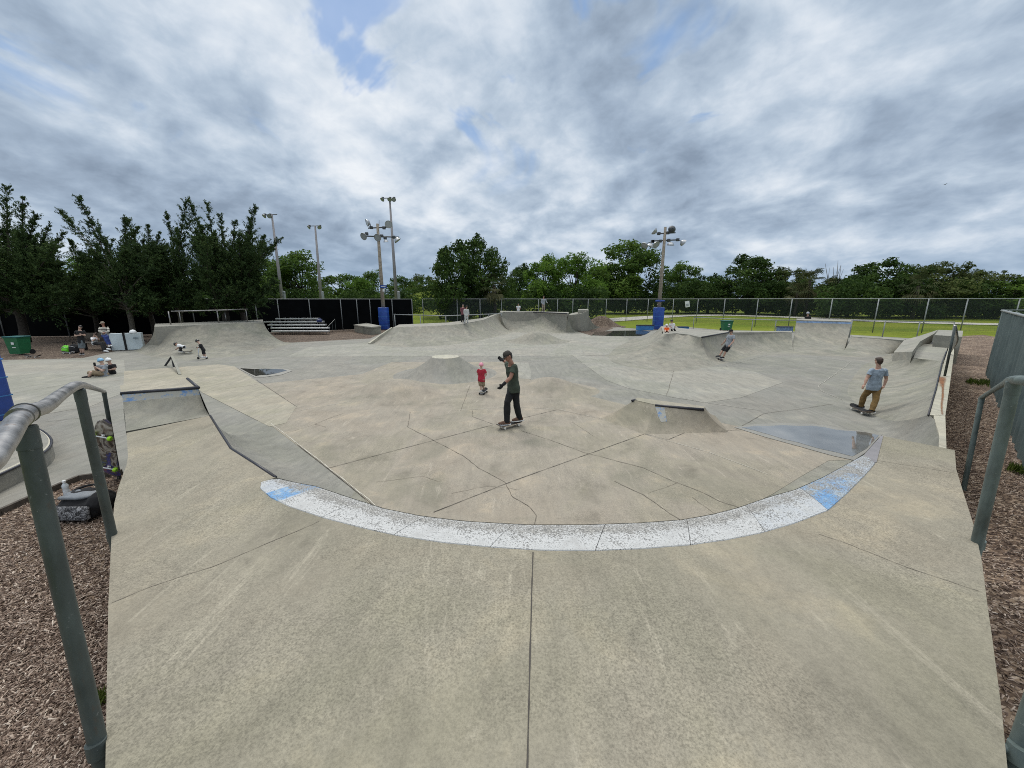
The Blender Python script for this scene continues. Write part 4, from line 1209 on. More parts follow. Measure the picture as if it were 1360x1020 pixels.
# grey-white box with helmet on top
t = thing('storage_bin', 'pale blue grey flat sided storage box with a dark gap by the seated group', 'storage box', W(167,466))
p0, p1 = W(149,466.5), W(191,464.5)
dv = (p1 - p0); hb = D(150,443.5,p0.y).z
nrm = Vector((-dv.y, dv.x, 0)).normalized()
M['panel'] = plain('pale_panel', (0.50,0.57,0.59), 0.6, 0, 0.12, 2)
for f0_, f1_ in ((0, 0.44), (0.47, 1.0)):
    b = MB(); b.prism([p0 + dv*f0_, p0 + dv*f1_, p0 + dv*f1_ + nrm*0.4, p0 + dv*f0_ + nrm*0.4], 0.04, hb); b.build('panel', M['panel'], t)
b = MB(); b.prism([p0 + dv*0.42 - nrm*0.03, p0 + dv*0.49 - nrm*0.03, p0 + dv*0.49 + nrm*0.42, p0 + dv*0.42 + nrm*0.42], 0.0, hb+0.02); b.build('strap', M['black'], t)  # black strip stands in for the dark gap between the panels
b = MB(); b.rbox(p0 + dv*0.76 + Vector((0,-0.012,hb*0.72)) , (0.5,0.012,0.10), 0.003); b.build('stencil', plain('stencil_grey',(0.25,0.30,0.32),0.7), t)
# helmets etc.
def helmet_mesh(b, c, r, tilt=None):
    m = tilt or Matrix.Identity(3)
    b.lathe([(0.001, r*1.02), (r*0.5, r*0.90), (r*0.86, r*0.55), (r*1.02, r*0.05), (r*1.03, -r*0.28), (r*0.97, -r*0.30), (r*0.9, r*0.0)], c=c, m=m @ Matrix.Diagonal((0.92,1.1,1)), n=22)
t = tag(None or bpy.data.objects.new('helmet', None), 'white helmet left on top of the pale storage box', 'helmet'); COL.objects.link(t)
hp = D(177,443.5,p0.y+0.3); hp.z = hb + 0.045; t.location = hp
b = MB(); helmet_mesh(b, hp + Vector((0,0,0.02)), 0.155); b.build('shell', M['white'], t, smooth=True)
b = MB(); b.tube([hp + Vector((-.13,-.05,-.02)), hp + Vector((-.02,-.14,-.035)), hp + Vector((.12,-.06,-.02))], 0.012, 6); b.build('strap', M['black'], t)
# bench under the seated person
t = thing('park_bench', 'dark low bench behind the standing person in the black shirt', 'bench', W(118,467))
bc = W(118,466.0); bc.y += 0.5
b = MB(); b.rbox(bc + Vector((0,0,0.43)), (2.0,0.45,0.06), 0.015); b.build('seat', M['wooddark'], t)
b = MB(); b.rbox(bc + Vector((0,0.3,0.80)), (2.0,0.05,0.34), 0.015); b.build('backrest', M['wooddark'], t)
for s in (-0.85, 0.85):
    b = MB(); b.rbox(bc + Vector((s,0.02,0.2)), (0.08,0.42,0.42), 0.01); b.build('leg', M['darksteel'], t)
# bags
def bag(name, label, c, w, d, h, mat, cat='bag', accent=None):
    t = thing(name, label, cat, c)
    b = MB(); bm_ = MB()
    bm_.ball(c + Vector((0,0,h*0.40)), (w*0.5, d*0.5, h*0.42)); bm_.rbox(c + Vector((0,0,h*0.33)), (w*0.86, d*0.8, h*0.6), 0.05)
    bm_.ball(c + Vector((0,-d*0.42,h*0.28)), (w*0.36, d*0.16, h*0.24))
    b = remeshed(bm_, max(0.012, w/40), 3); b.build('body', mat, t, smooth=True)
    b = MB(); b.tube(spline([c + Vector((-w*.16,0,h*.78)), c + Vector((-.08*w,0,h*.98)), c + Vector((.08*w,0,h*.98)), c + Vector((w*.16,0,h*.78))], 12), 0.014, 8); b.build('handle', M['black'], t, smooth=True)
    b = MB(); b.tube(spline([c + Vector((-w*.36,-d*.36,h*.5)), c + Vector((0,-d*.50,h*.62)), c + Vector((w*.36,-d*.36,h*.5))], 14), 0.012, 6); b.build('zip', accent or M['lampgrey'], t, smooth=True)
    return t
M['neon'] = plain('neon_green', (0.16,0.62,0.03), 0.6, 0, 0.1)
bag('rucksack', 'neon green bag on the mulch beside the standing person in black', W(89.5,468.5), 0.42, 0.3, 0.52, M['neon'])
bag('rucksack', 'black bag on the mulch right of the neon green bag', W(101,468.5), 0.5, 0.4, 0.62, M['black'])
bag('rucksack', 'small navy bag on the second row of the bleachers', D(424.5,428,Yb+1.7), 0.5, 0.35, 0.42, plain('navy_cloth',(0.02,0.03,0.10),0.9))
# black and grey drawstring bag on the near mulch
bc = W(106, 690)
t = thing('backpack', 'black slumped backpack with grey flap and patterned front on the near left mulch', 'backpack', bc)
bc = Vector((bc.x - 0.02, bc.y + 0.12, 0))
b = MB(); b.rbox(bc + Vector((0,0,0.13)), (0.52,0.34,0.24), 0.08); b.ball(bc + Vector((-0.03,0.05,0.24)), (0.25,0.17,0.12)); b.ball(bc + Vector((-0.2,-0.1,0.1)), (0.16,0.12,0.11)); b.ball(bc + Vector((0.22,0.02,0.2)), (0.13,0.17,0.14))
rb = remeshed(b, 0.012, 3)
r2 = random.Random(4)
from mathutils import noise as mnoise
rb.v = [tuple(Vector(p) + Vector((0,0,1)) * 0.022 * mnoise.noise(Vector(p)*9) + Vector((1,1,0)) * 0.012*mnoise.noise(Vector(p)*17)) for p in rb.v]
rb.build('body', M['black'], t, smooth=True)
def pat_mat():
    mm, nt, bb = newmat('patterned_cloth')
    tc = nt.nodes.new('ShaderNodeTexCoord').outputs['Object']
    c = ramp(nt, noise(nt, tc, 28, 3, 0.6, 1.5), [(0.42, (0.012,0.012,0.013)), (0.5, (0.09,0.09,0.095)), (0.6, (0.24,0.24,0.245))])
    nt.links.new(c, bb.inputs['Base Color']); bb.inputs['Roughness'].default_value = 0.85
    return mm
M['pattern'] = pat_mat()
b = MB(); b.rbox(bc + Vector((0.02,-0.19,0.13)), (0.46,0.07,0.19), 0.033, Matrix.Rotation(R(-14),3,'X')); rb = remeshed(b, 0.010, 2)
rb.v = [tuple(Vector(p) + Vector((0,-1,0.3)) * 0.018 * mnoise.noise(Vector(p)*14)) for p in rb.v]
rb.build('front_pocket', M['pattern'], t, smooth=True)
M['flapgrey'] = plain('grey_flap', (0.17,0.185,0.20), 0.55, 0, 0.2, 10)
b = MB(); b.ball(bc + Vector((-0.03,0.02,0.30)), (0.22,0.15,0.05)); b.rbox(bc + Vector((-0.1,-0.05,0.28)), (0.24,0.16,0.05), 0.02, Matrix.Rotation(R(-25),3,'X')); rb = remeshed(b, 0.010, 2); rb.build('flap', M['flapgrey'], t, smooth=True)
b = MB(); b.tube(spline([bc + Vector((-0.25,-0.14,0.04)), bc + Vector((-0.30,-0.05,0.16)), bc + Vector((-0.24,0.08,0.30)), bc + Vector((-0.02,0.16,0.37)), bc + Vector((0.2,0.1,0.33)), bc + Vector((0.26,-0.04,0.22))], 30), 0.016, 8); b.build('strap', M['black'], t, smooth=True)
wb = W(90,659)
t = thing('water_bottle', 'white capped clear bottle standing behind the black backpack', 'bottle', wb)
M['bottle'] = plain('frosted_plastic', (0.62,0.66,0.68), 0.25)
b = MB(); b.lathe([(0.001,0),(0.034,0.0),(0.037,0.01),(0.037,0.10),(0.033,0.12),(0.037,0.14),(0.036,0.18),(0.016,0.215),(0.015,0.225)], c=wb, n=20); b.build('body', M['bottle'], t, smooth=True)
b = MB(); b.lathe([(0.019,0.222),(0.021,0.224),(0.021,0.25),(0.015,0.256),(0.001,0.256)], c=wb, n=20); b.build('cap', M['white'], t, smooth=True, angle=40)
# ------------------------------------------------------------------ vegetation
def leaf_mesh(name, pos, nrm, size, tint, mat, parent, rg, aspect=0.5, axis=None):
    """many leaf sized faces; pos/nrm (N,3), size (N,), tint (N,)"""
    n = len(pos); off = np.array(offset_of(parent)) if parent else np.zeros(3)
    nrm = nrm / (np.linalg.norm(nrm, axis=1, keepdims=True) + 1e-9)
    a = axis if axis is not None else rg.normal(size=(n, 3))
    a = a - nrm * np.sum(a * nrm, 1, keepdims=True)
    a /= (np.linalg.norm(a, axis=1, keepdims=True) + 1e-9)
    b = np.cross(nrm, a)
    s = size[:, None]
    p = pos - off
    v = np.stack([p - a*s*0.5, p + b*s*0.5*aspect + nrm*s*0.05, p + a*s*0.5 - nrm*s*0.12, p - b*s*0.5*aspect + nrm*s*0.05], 1).reshape(-1, 3)
    me = bpy.data.meshes.new(name)
    me.vertices.add(4*n); me.vertices.foreach_set('co', v.astype(np.float32).ravel())
    me.loops.add(4*n); me.loops.foreach_set('vertex_index', np.arange(4*n, dtype=np.int32))
    me.polygons.add(n); me.polygons.foreach_set('loop_start', np.arange(0, 4*n, 4, dtype=np.int32))
    me.update(calc_edges=True)
    at = me.attributes.new('tint', 'FLOAT', 'POINT'); at.data.foreach_set('value', np.repeat(np.clip(tint, 0, 1), 4).astype(np.float32))
    me.materials.append(mat)
    o = bpy.data.objects.new(name, me); COL.objects.link(o)
    if parent: o.parent = parent
    return o

def sph(rg, n):
    d = rg.normal(size=(n, 3)); return d / np.linalg.norm(d, axis=1, keepdims=True)

def crown_points(rg, clumps, per, leaf):
    P, Nn, S, T = [], [], [], []
    for (c, r, t0) in clumps:
        k = int(per * (r[0] * r[2]) ** 0.9) if isinstance(r, tuple) else int(per * r * r)
        rr = np.array(r if isinstance(r, tuple) else (r, r, r))
        d = sph(rg, k)
        q = rg.uniform(0.25, 1.0, k) ** 0.45
        lump = 1 + 0.22*np.sin(d[:, 0]*5 + c[0]*3) * np.sin(d[:, 1]*4 + c[1]*2) + 0.18*np.sin(d[:, 2]*6 + c[2]*3)
        P.append(np.array(c) + d * rr * (q * lump)[:, None]); Nn.append(d * 0.8 + rg.normal(size=(k, 3)) * 0.7 + np.array([0, 0, 0.25]))
        S.append(leaf * rg.uniform(0.6, 1.4, k)); T.append(np.clip(t0 + rg.normal(0, 0.2, k), 0, 1))
    return np.concatenate(P), np.concatenate(Nn), np.concatenate(S), np.concatenate(T)

def broad_tree(seed, h, w, mat, label, base_frac=0.12, nclump=30, leaf=0.30, per=190, spiky=0.0, low=True):
    rg = np.random.default_rng(seed); rr = random.Random(seed)
    t = thing('broadleaf_tree', label, 'tree', (0, 0, 0))
    b = MB()
    trunk_h = h * 0.45
    b.tube([(0,0,-0.2), (0.1,0.05,trunk_h*0.5), (rr.uniform(-.4,.4),rr.uniform(-.4,.4),trunk_h)], [h*0.030, h*0.022, h*0.016], 9)
    clumps = []
    for i in range(nclump):
        th = rr.uniform(0, 2*math.pi)
        f = (i + 0.5) / nclump
        z = h * (base_frac + (0.92 - base_frac) * f)
        env = w * 0.5 * (math.sin(math.pi * min(1, 0.16 + 0.80 * f)) ** 0.65)
        rad = env * math.sqrt(rr.uniform(0.15, 1.0)) * rr.uniform(0.75, 1.12)
        r = w * rr.uniform(0.10, 0.19) * (1.15 - 0.4 * f)
        c = (rad * math.cos(th), rad * math.sin(th), z + rr.uniform(-.05, .05) * h)
        clumps.append((c, (r*1.15, r*1.15, r*rr.uniform(0.62, 0.9)), rr.uniform(0.25, 0.75)))
        if i % 2 == 0:
            b.tube([(0, 0, trunk_h * rr.uniform(0.4, 0.95)), (c[0]*0.5, c[1]*0.5, c[2]*0.75 + trunk_h*0.1), c], [h*0.010, h*0.007, h*0.003], 6)
    for i in range(int(nclump * 0.9)):      # ragged twigs at the outline
        c, r, t0 = rr.choice(clumps)
        d = Vector((rr.gauss(0, 1), rr.gauss(0, 1), abs(rr.gauss(0.5, 0.8)))).normalized()
        cc = Vector(c) + Vector((d.x*r[0], d.y*r[1], d.z*r[2])) * rr.uniform(0.95, 1.35 + spiky)
        q = w * rr.uniform(0.03, 0.065)
        clumps.append((tuple(cc), (q, q, q), t0))
    P, N_, S, T = crown_points(rg, clumps, per, leaf)
    keep = P[:, 2] > 0.05
    b.build('trunk', M['bark'], t, smooth=True)
    leaf_mesh('crown', P[keep], N_[keep], S[keep], T[keep], mat, t, rg)
    t['h'] = h; t['w'] = w
    return t

protos = [broad_tree(1, 10, 9, M['leaf_c'], 'x', 0.08, 38, 0.36, 210, 0.2), broad_tree(2, 10, 10, M['leaf_a'], 'x', 0.10, 34, 0.38, 200),
          broad_tree(3, 10, 9, M['leaf_b'], 'x', 0.10, 34, 0.36, 190), broad_tree(4, 10, 11, M['leaf_d'], 'x', 0.06, 36, 0.38, 200, 0.3),
          broad_tree(5, 10, 8, M['leaf_a'], 'x', 0.12, 30, 0.36, 200, 0.2)]
used = [False] * len(protos)
def plant(k, u, vtop, wpx, Y, label, group=None, rz=0.0, base=0.0):
    p = protos[k]; top = D(u, vtop, Y); h = top.z - base; w = wpx / F * (Y / CP)
    sc = (w / p['w'] * 1.08, w / p['w'] * 1.08, h / p['h'] * 0.99)
    loc = Vector((top.x, Y, base))
    if not used[k]:
        o = p; o.location = loc; o.rotation_euler = (0, 0, rz); o.scale = sc; o['label'] = label; used[k] = True
        if group: o['group'] = group
    else: o = copy_tree(p, loc, rz, sc, label, group)
    return o
tl = 'trees beyond the fence'
for i, (k, u, v, w, Y, lb) in enumerate([
    (0, 600, 318, 70, 50, 'dark rounded tree forming the left lobe of the big crown by the palm'),
    (0, 636, 309, 66, 52, 'tallest dark tree just left of the palm with drooping fronds'),
    (1, 395, 332, 82, 74, 'olive green tree rising between the two left steel light poles'),
    (1, 350, 342, 70, 78, 'green tree half hidden behind the junipers, left of the slim poles'),
    (4, 452, 360, 60, 84, 'mid green tree right of the middle steel light pole'),
    (2, 475, 366, 50, 80, 'small bright green tree low behind the bleacher fence, left of the wooden pole'),
    (1, 492, 359, 48, 88, 'dark green tree directly behind the wooden pole with the sign'),
    (4, 531, 363, 40, 84, 'green tree behind the tallest steel pole, above the grassy rise'),
    (3, 563, 364, 46, 110, 'hazy distant tree on the skyline at the left edge of the big dark crown'),
    (0, 689, 350, 52, 92, 'dark distant tree showing in the dip right of the big crown'),
    (2, 722, 334, 60, 62, 'bright leafy tree left of the pair above the tall far quarter pipe'),
    (2, 765, 330, 66, 64, 'bright leafy tree with an open crown above the small far quarter pipe'),
    (1, 838, 318, 92, 86, 'tallest dark green tree left of the right floodlight pole'),
    (4, 806, 345, 56, 84, 'lower green tree filling the gap left of the tallest dark green one'),
    (1, 905, 349, 66, 90, 'rounded green tree just right of the right floodlight pole'),
    (2, 945, 364, 56, 90, 'low bright green tree between the floodlight pole and the dark clump'),
    (0, 1003, 337, 92, 82, 'tall dark ragged tree above the green bin'),
    (3, 1052, 354, 60, 80, 'olive tree on the right shoulder of the dark ragged one'),
    (0, 1135, 362, 62, 70, 'dark scrubby tree right of the cabbage palms'),
    (0, 1175, 342, 80, 68, 'dark tree with spiky twigs on top, left of the broad rounded one at right'),
    (3, 1246, 347, 92, 66, 'broad rounded olive tree behind the concrete block'),
    (3, 1308, 356, 78, 66, 'pale olive windswept tree above the green slatted fence'),
    (4, 1350, 364, 70, 62, 'green tree at the right edge of the photo'),
    (1, 20, 352, 120, 48, 'dark green tree behind the far left juniper and the black fence'),
    (2, 112, 338, 80, 50, 'bright green tree glimpsed between the two leftmost junipers'),
    (1, 200, 348, 110, 50, 'green tree behind the forked juniper and the black fence'),
    (4, 290, 350, 110, 52, 'green tree behind the broad many plumed juniper'),
    (2, 1420, 366, 80, 54, 'bright tree just outside the right edge'),
    (3, 1500, 360, 90, 54, 'olive tree farther outside the right edge')]):
    plant(k, u, v, w, Y, lb, tl, rz=i * 1.3)

# dense undergrowth along the far fence: nobody could count it
rg = np.random.default_rng(77)
clumps = []
def along(px, Y, dY, n, hz, r):
    for k in range(n):
        u = rg.uniform(*px); y = Y + rg.uniform(0, dY); x = D(u, 410, y).x
        z = rg.uniform(0.1, 1.0) ** 0.8 * hz
        q = r * rg.uniform(0.6, 1.3)
        clumps.append(((x, y, z), (q, q, q*0.8), rg.uniform(0.15, 0.7)))
along((565, 800), 57, 8, 140, 4.4, 1.15)
along((800, 1000), 80, 10, 150, 6.0, 1.5)
along((985, 1110), 73, 9, 110, 5.6, 1.4)
along((-200, 345), 40, 8, 150, 4.0, 1.2)
along((1090, 1500), 60, 9, 290, 5.4, 1.25)
along((330, 560), 66, 10, 110, 4.2, 1.3)
P, N_, S, T = crown_points(rg, clumps, 110, 0.40)
tag(leaf_mesh('undergrowth', P, N_, S, T, M['leaf_c'], None, rg), kind='stuff')

# palms
def palm(label, base, h, crown_r, nf, seed):
    rr = random.Random(seed); rg = np.random.default_rng(seed)
    t = thing('cabbage_palm', label, 'palm tree', base)
    b = MB(); b.tube([base + Vector((0,0,-.2)), base + Vector((.1,0,h*.5)), base + Vector((0,0,h))], [.26,.2,.2], 10); b.build('trunk', M['bark'], t, smooth=True)
    vs, fs, tn = [], [], []
    top = base + Vector((0, 0, h))
    for k in range(nf):
        az = rr.uniform(0, 6.283); el = rr.uniform(-1.1, 1.3); tin = 0.15 + 0.7 * rr.random() if el > -0.3 else 0.75 + .25*rr.random()
        d = Vector((math.cos(az)*math.cos(el), math.sin(az)*math.cos(el), math.sin(el)))
        e = top + d * crown_r * rr.uniform(0.45, 0.65) + Vector((0,0,-0.12*crown_r))
        s = d.cross(Vector((0,0,1))).normalized(); upv = s.cross(d)
        n0 = len(vs); w = 0.03
        vs += [top + s*w, top - s*w, e - s*w, e + s*w]; fs.append((n0, n0+1, n0+2, n0+3)); tn += [tin]*4
        for q in range(13):
            a = (q - 6) / 6 * 1.45
            dd = (d * math.cos(a) + s * math.sin(a)).normalized()
            L = crown_r * 0.52 * (1 - 0.25 * abs(a) / 1.45) * rr.uniform(0.85, 1.1)
            m1 = e + dd * L * 0.55 + upv * 0.05; tip = e + dd * L + Vector((0, 0, -L * 0.38))
            sw = dd.cross(upv).normalized() * 0.055
            n0 = len(vs)
            vs += [e, m1 + sw, tip, m1 - sw]; fs.append((n0, n0+1, n0+2, n0+3)); tn += [tin + rr.uniform(-.1,.1)]*4
    m = MB(); m.add(vs, fs); o = m.build('crown', M['frond'], t)
    at = o.data.attributes.new('tint', 'FLOAT', 'POINT'); at.data.foreach_set('value', [min(1,max(0,x)) for x in tn])
    return t
def palm_px(label, u, vtop, Y, rpx, seed, nf=34):
    c = D(u, vtop, Y); r = rpx / F * Y; h = c.z - r * 0.75
    palm(label, Vector((c.x, Y, 0)), max(h, 0.6), r, nf, seed)
palm_px('cabbage palm with drooping dead fronds at the right side of the big dark crown', 656, 362, 49, 22, 3, 40)
palm_px('cabbage palm left of the bare twigs on the right skyline', 1079, 353, 70, 24, 5)
palm_px('smaller cabbage palm just right of the bare twigs', 1108, 365, 66, 18, 6)
palm_px('cabbage palm in the undergrowth in front of the broad olive tree', 1224, 362, 60, 22, 7)
palm_px('cabbage palm low behind the fence below the dark ragged tree', 1062, 372, 70, 18, 8)
# bare snag
t = thing('bare_snag', 'bare leafless twigs poking above the palms on the right skyline', 'dead tree', D(1103,420,68))
b = MB(); base = D(1103,420,68); base.z = 0
for u, v in ((1096,350),(1113,346),(1107,355),(1117,352)):
    tp = D(u, v, 68); md = base.lerp(tp, 0.7) + Vector((0.2,0,0)); b.tube([base, md, tp], [0.13,0.06,0.02], 6)
    b.tube([md, md.lerp(tp,0.6)+Vector((0.5,0,0.4))], [0.04,0.015], 5)
b.build('branches', M['palebark'], t, smooth=True)

# windswept junipers on the left
def juniper(label, base_px, Y, tips, seed, lowmass, bark='bark', trunk_r=0.16, fork=0.3, dens=1.0):
    rr = random.Random(seed); rg = np.random.default_rng(seed)
    base = D(base_px[0], base_px[1], Y); base.z = 0
    t = thing('juniper_tree', label, 'tree', base, 'windswept junipers along the black fence')
    TB = MB()
    zmax = max(D(u, v, Y).z for u, v in tips)
    fk = base + Vector((rr.uniform(-.2,.2), rr.uniform(-.2,.2), zmax * fork))
    TB.tube(spline([base + Vector((0,0,-.2)), base.lerp(fk, .5) + Vector((.12,0,0)), fk], 7), [trunk_r*1.2]*2 + [trunk_r]*3 + [trunk_r*.8]*2, 9)
    P, N_, S, T, A = [], [], [], [], []
    def plume(p0, p1, R0, n, f0=0.25, sag=0.0, t0=0.5):
        mid = p0.lerp(p1, 0.55) + Vector((rr.uniform(-.35,.35), rr.uniform(-.35,.35), sag))
        sp = spline([p0, mid, p1], 22)
        TB.tube(sp, [trunk_r*0.42*(1 - k/22*0.9) for k in range(22)], 6)
        dirm = (p1 - p0).normalized()
        for k in range(int(n*0.62)):
            f = f0 + (1 - f0) * rr.random() ** 0.85
            i = min(20, int(f * 21)); q = sp[i].lerp(sp[i+1], f*21 - i)
            R_ = R0 * (1.0 - 0.84 * ((f - f0) / (1 - f0)) ** 1.2) * (0.25 + 1.15 * rr.random() ** 1.6)
            d = Vector((rr.gauss(0,1), rr.gauss(0,1), rr.gauss(0,1))); d -= dirm * d.dot(dirm); d.normalize()
            d = (d * 0.62 + dirm * 0.85 + Vector((-0.12, 0, 0.12))).normalized()
            m = int(20 * dens)
            s = rg.uniform(0.1, 1.0, m)
            s = s ** 0.6; pts = np.array(q) + np.outer(s, np.array(d) * R_ * 1.25) + rg.normal(0, 0.036, (m, 3)) + np.outer(s*s, [0, 0, -0.12 * R_])
            P.append(pts); N_.append(rg.normal(size=(m, 3))); A.append(np.tile(np.array(d), (m, 1)) + rg.normal(0, .45, (m, 3)))
            S.append(rg.uniform(0.08, 0.18, m)); T.append(np.clip(t0 + rg.normal(0, .22, m), 0, 1))
    for (u, v) in tips:
        p1 = D(u, v, Y + rr.uniform(-1.2, 1.2))
        p0 = fk + Vector((rr.uniform(-.1,.1), 0, rr.uniform(-.2,.3)))
        L = (p1 - p0).length
        plume(p0, p1, 0.16 * L + 0.22, int(26 * L), 0.22, rr.uniform(-.4,.2), rr.uniform(.35,.7))
    for (u, v, du, dv) in lowmass:
        for k in range(6):
            p1 = D(u + rr.uniform(-du, du), v + rr.uniform(-dv, dv), Y + rr.uniform(-2.0, 2.0))
            p0 = base.lerp(fk, rr.uniform(0.6, 1.0))
            L = (p1 - p0).length
            plume(p0, p1, 0.24 * L + 0.45, int(34 * L), 0.30, rr.uniform(-.2,.4), rr.uniform(.2,.6))
    TB.build('trunk', M[bark], t, smooth=True)
    leaf_mesh('crown', np.concatenate(P), np.concatenate(N_), np.concatenate(S), np.concatenate(T), M['juniper'], t, rg, 0.34, np.concatenate(A))
    return t
juniper('tall juniper with twin upright plumes at the far left above the green bin', (30, 440), 27, [(9,249),(30,264),(48,284),(66,300),(-12,280),(84,310)], 1, [(15,312,22,12),(60,322,16,10),(20,345,30,16),(60,352,25,16),(-15,350,25,20),(40,384,34,12),(90,372,22,16),(10,392,24,8),(70,396,20,8),(-10,402,20,8),(40,404,20,7)], trunk_r=0.24)
juniper('juniper outside the left edge', (-60, 440), 26, [(-90,240),(-60,262),(-35,270)], 2, [(-60,340,40,20),(-20,365,30,20)], trunk_r=0.22)
juniper('forked juniper leaning left with two bare wind-bent plumes, behind the pale storage box', (176, 442), 28, [(104,261),(80,281),(120,292),(166,289),(184,302)], 3, [(172,328,14,10),(110,345,20,12),(140,366,28,14),(180,352,20,14),(205,350,20,14),(120,394,24,8),(190,392,18,9),(140,404,18,7),(205,402,16,7)], 'palebark', 0.16, 0.36)
juniper('bushy juniper with short plumes right of the forked one', (205, 440), 30, [(168,290),(197,300),(212,309),(222,325),(190,318)], 4, [(205,330,18,10),(200,350,24,16),(225,368,22,14),(175,380,26,14),(215,396,16,8),(180,404,16,7)])
juniper('pale trunked spreading juniper behind the railing of the left quarter pipe', (238, 432), 29, [(221,285),(247,268),(255,290),(235,305)], 5, [(235,350,22,18),(255,378,22,14),(240,396,16,8),(262,402,14,7)], 'palebark', 0.14)
juniper('broad juniper with many upright plumes above the middle of the left quarter pipe', (297, 430), 28, [(251,265),(275,270),(292,286),(312,294),(268,300),(284,310)], 6, [(262,316,20,12),(300,322,20,12),(270,345,24,18),(300,358,24,18),(320,376,20,14),(285,394,26,9),(310,402,18,7)], trunk_r=0.22)
juniper('juniper with a tall leaning plume nearest the bleachers', (325, 436), 29, [(340,275),(333,290),(352,312),(371,318),(361,330)], 7, [(340,322,14,12),(335,350,20,18),(352,368,14,16),(310,382,22,12),(340,392,12,8)])
juniper('dark low juniper filling the gap behind the seated group', (128, 440), 31, [(95,320),(130,325),(150,318),(60,325)], 8, [(85,368,30,14),(130,380,30,14),(160,386,22,12),(100,398,30,8),(150,400,20,7),(75,406,22,6),(120,407,20,6)])
# extra bare branch that sweeps down across the trunks
# mulch chips near the camera
def chips(name, n, region, seed, zb):
    rg = np.random.default_rng(seed)
    xy = region(rg, n); n = len(xy)
    L = rg.uniform(0.018, 0.052, n) * rg.uniform(0.7, 1.5, n); Wd = rg.uniform(0.006, 0.014, n); H = rg.uniform(0.003, 0.006, n)
    az = rg.uniform(0, 2*np.pi, n); tl_ = rg.normal(0, 0.38, n); rl = rg.normal(0, 0.4, n)
    dx = np.stack([np.cos(az)*np.cos(tl_), np.sin(az)*np.cos(tl_), np.sin(tl_)], 1)
    up = np.stack([np.zeros(n), np.zeros(n), np.ones(n)], 1)
    dy = np.cross(up, dx); dy /= np.linalg.norm(dy, axis=1, keepdims=True)
    dz = np.cross(dx, dy)
    dy2 = dy*np.cos(rl)[:, None] + dz*np.sin(rl)[:, None]; dz2 = np.cross(dx, dy2)
    c = np.concatenate([xy, (zb + rg.uniform(0.0, 0.022, n))[:, None]], 1)
    V = []
    for sx, sy, sz in ((-1,-1,-1),(1,-.6,-1),(1,.6,-1),(-1,1,-1),(-1,-1,1),(1,-.5,1),(1,.5,1),(-1,1,1)):
        V.append(c + dx*(L*sx*0.5)[:, None] + dy2*(Wd*sy*0.5)[:, None] + dz2*(H*sz*0.5)[:, None])
    V = np.stack(V, 1).reshape(-1, 3)
    q = np.array([[4,5,6,7],[0,1,5,4],[1,2,6,5],[2,3,7,6],[3,0,4,7]])
    idx = (np.arange(n)[:, None, None]*8 + q[None]).reshape(-1)
    me = bpy.data.meshes.new(name)
    me.vertices.add(8*n); me.vertices.foreach_set('co', V.astype(np.float32).ravel())
    me.loops.add(len(idx)); me.loops.foreach_set('vertex_index', idx.astype(np.int32))
    me.polygons.add(5*n); me.polygons.foreach_set('loop_start', np.arange(0, 20*n, 4, dtype=np.int32))
    me.update(calc_edges=True)
    tn = np.clip(rg.beta(1.6, 2.3, n), 0, 1)
    at = me.attributes.new('tint', 'FLOAT', 'POINT'); at.data.foreach_set('value', np.repeat(tn, 8).astype(np.float32))
    me.materials.append(M['chips'])
    o = bpy.data.objects.new(name, me); COL.objects.link(o); tag(o, kind='stuff')
def reg_left(rg, n):
    # triangle strips between the timber edging and the deck, denser near the camera
    u = rg.uniform(-60, 160, n*2); v = 628 + (1080 - 628) * rg.uniform(0, 1, n*2) ** 0.9
    a, b = (u - 680)/F, (v - 510)/F; t = EYE/(SP + b*CP)
    x, y = a*t, t*(CP - b*SP)
    k = KERB; m = np.ones(len(x), bool)
    for p, q in zip(k[:-1], k[1:]):
        d = np.array([q.x-p.x, q.y-p.y]); nn = np.array([d[1], -d[0]]); nn = nn/np.linalg.norm(nn)
        m &= ((x-p.x)*nn[0] + (y-p.y)*nn[1]) > 0.03
    m &= (x + y) < 0.1
    return np.stack([x[m], y[m]], 1)[:n]
def reg_right(rg, n):
    e1 = 2.0 + 17*rg.uniform(0, 1, n*2)**1.7; e2 = -0.55 - 2.0*rg.uniform(0, 1, n*2) - 0.012*e1
    return np.stack([(e1-e2)/math.sqrt(2), (e1+e2)/math.sqrt(2)], 1)[:n]
chips('mulch_chips', 26000, reg_left, 5, -0.012)
chips('mulch_chips', 26000, reg_right, 6, -0.010)
# weeds
def tuft(label, c, r, n, h, seed, name='grass_tuft'):
    rg = np.random.default_rng(seed)
    t = tag(bpy.data.objects.new(name, None), label, 'weed'); COL.objects.link(t); t.location = c
    ang = rg.uniform(0, 6.283, n); rad = r*np.sqrt(rg.uniform(0, 1, n))
    pos = np.stack([c.x + rad*np.cos(ang), c.y + rad*np.sin(ang), rg.uniform(0.25, 0.6, n)*h], 1)
    ax = np.stack([rg.normal(0, .35, n), rg.normal(0, .35, n), np.ones(n)], 1)
    leaf_mesh('blades', pos, rg.normal(size=(n, 3))*np.array([1,1,.1]), h*rg.uniform(.6,1.3,n), rg.uniform(0,1,n), M['grassblade'], t, rg, 0.12, ax)
tuft('green weed tuft on the mulch at the foot of the slatted fence', W(1311,511), 0.5, 500, 0.18, 1)
tuft('small weed sprig growing against the left deck edge', W(136,930,0.02) , 0.05, 60, 0.10, 2)
tuft('small green weed by the fence post at the right edge', W(1352,628), 0.12, 120, 0.16, 3)
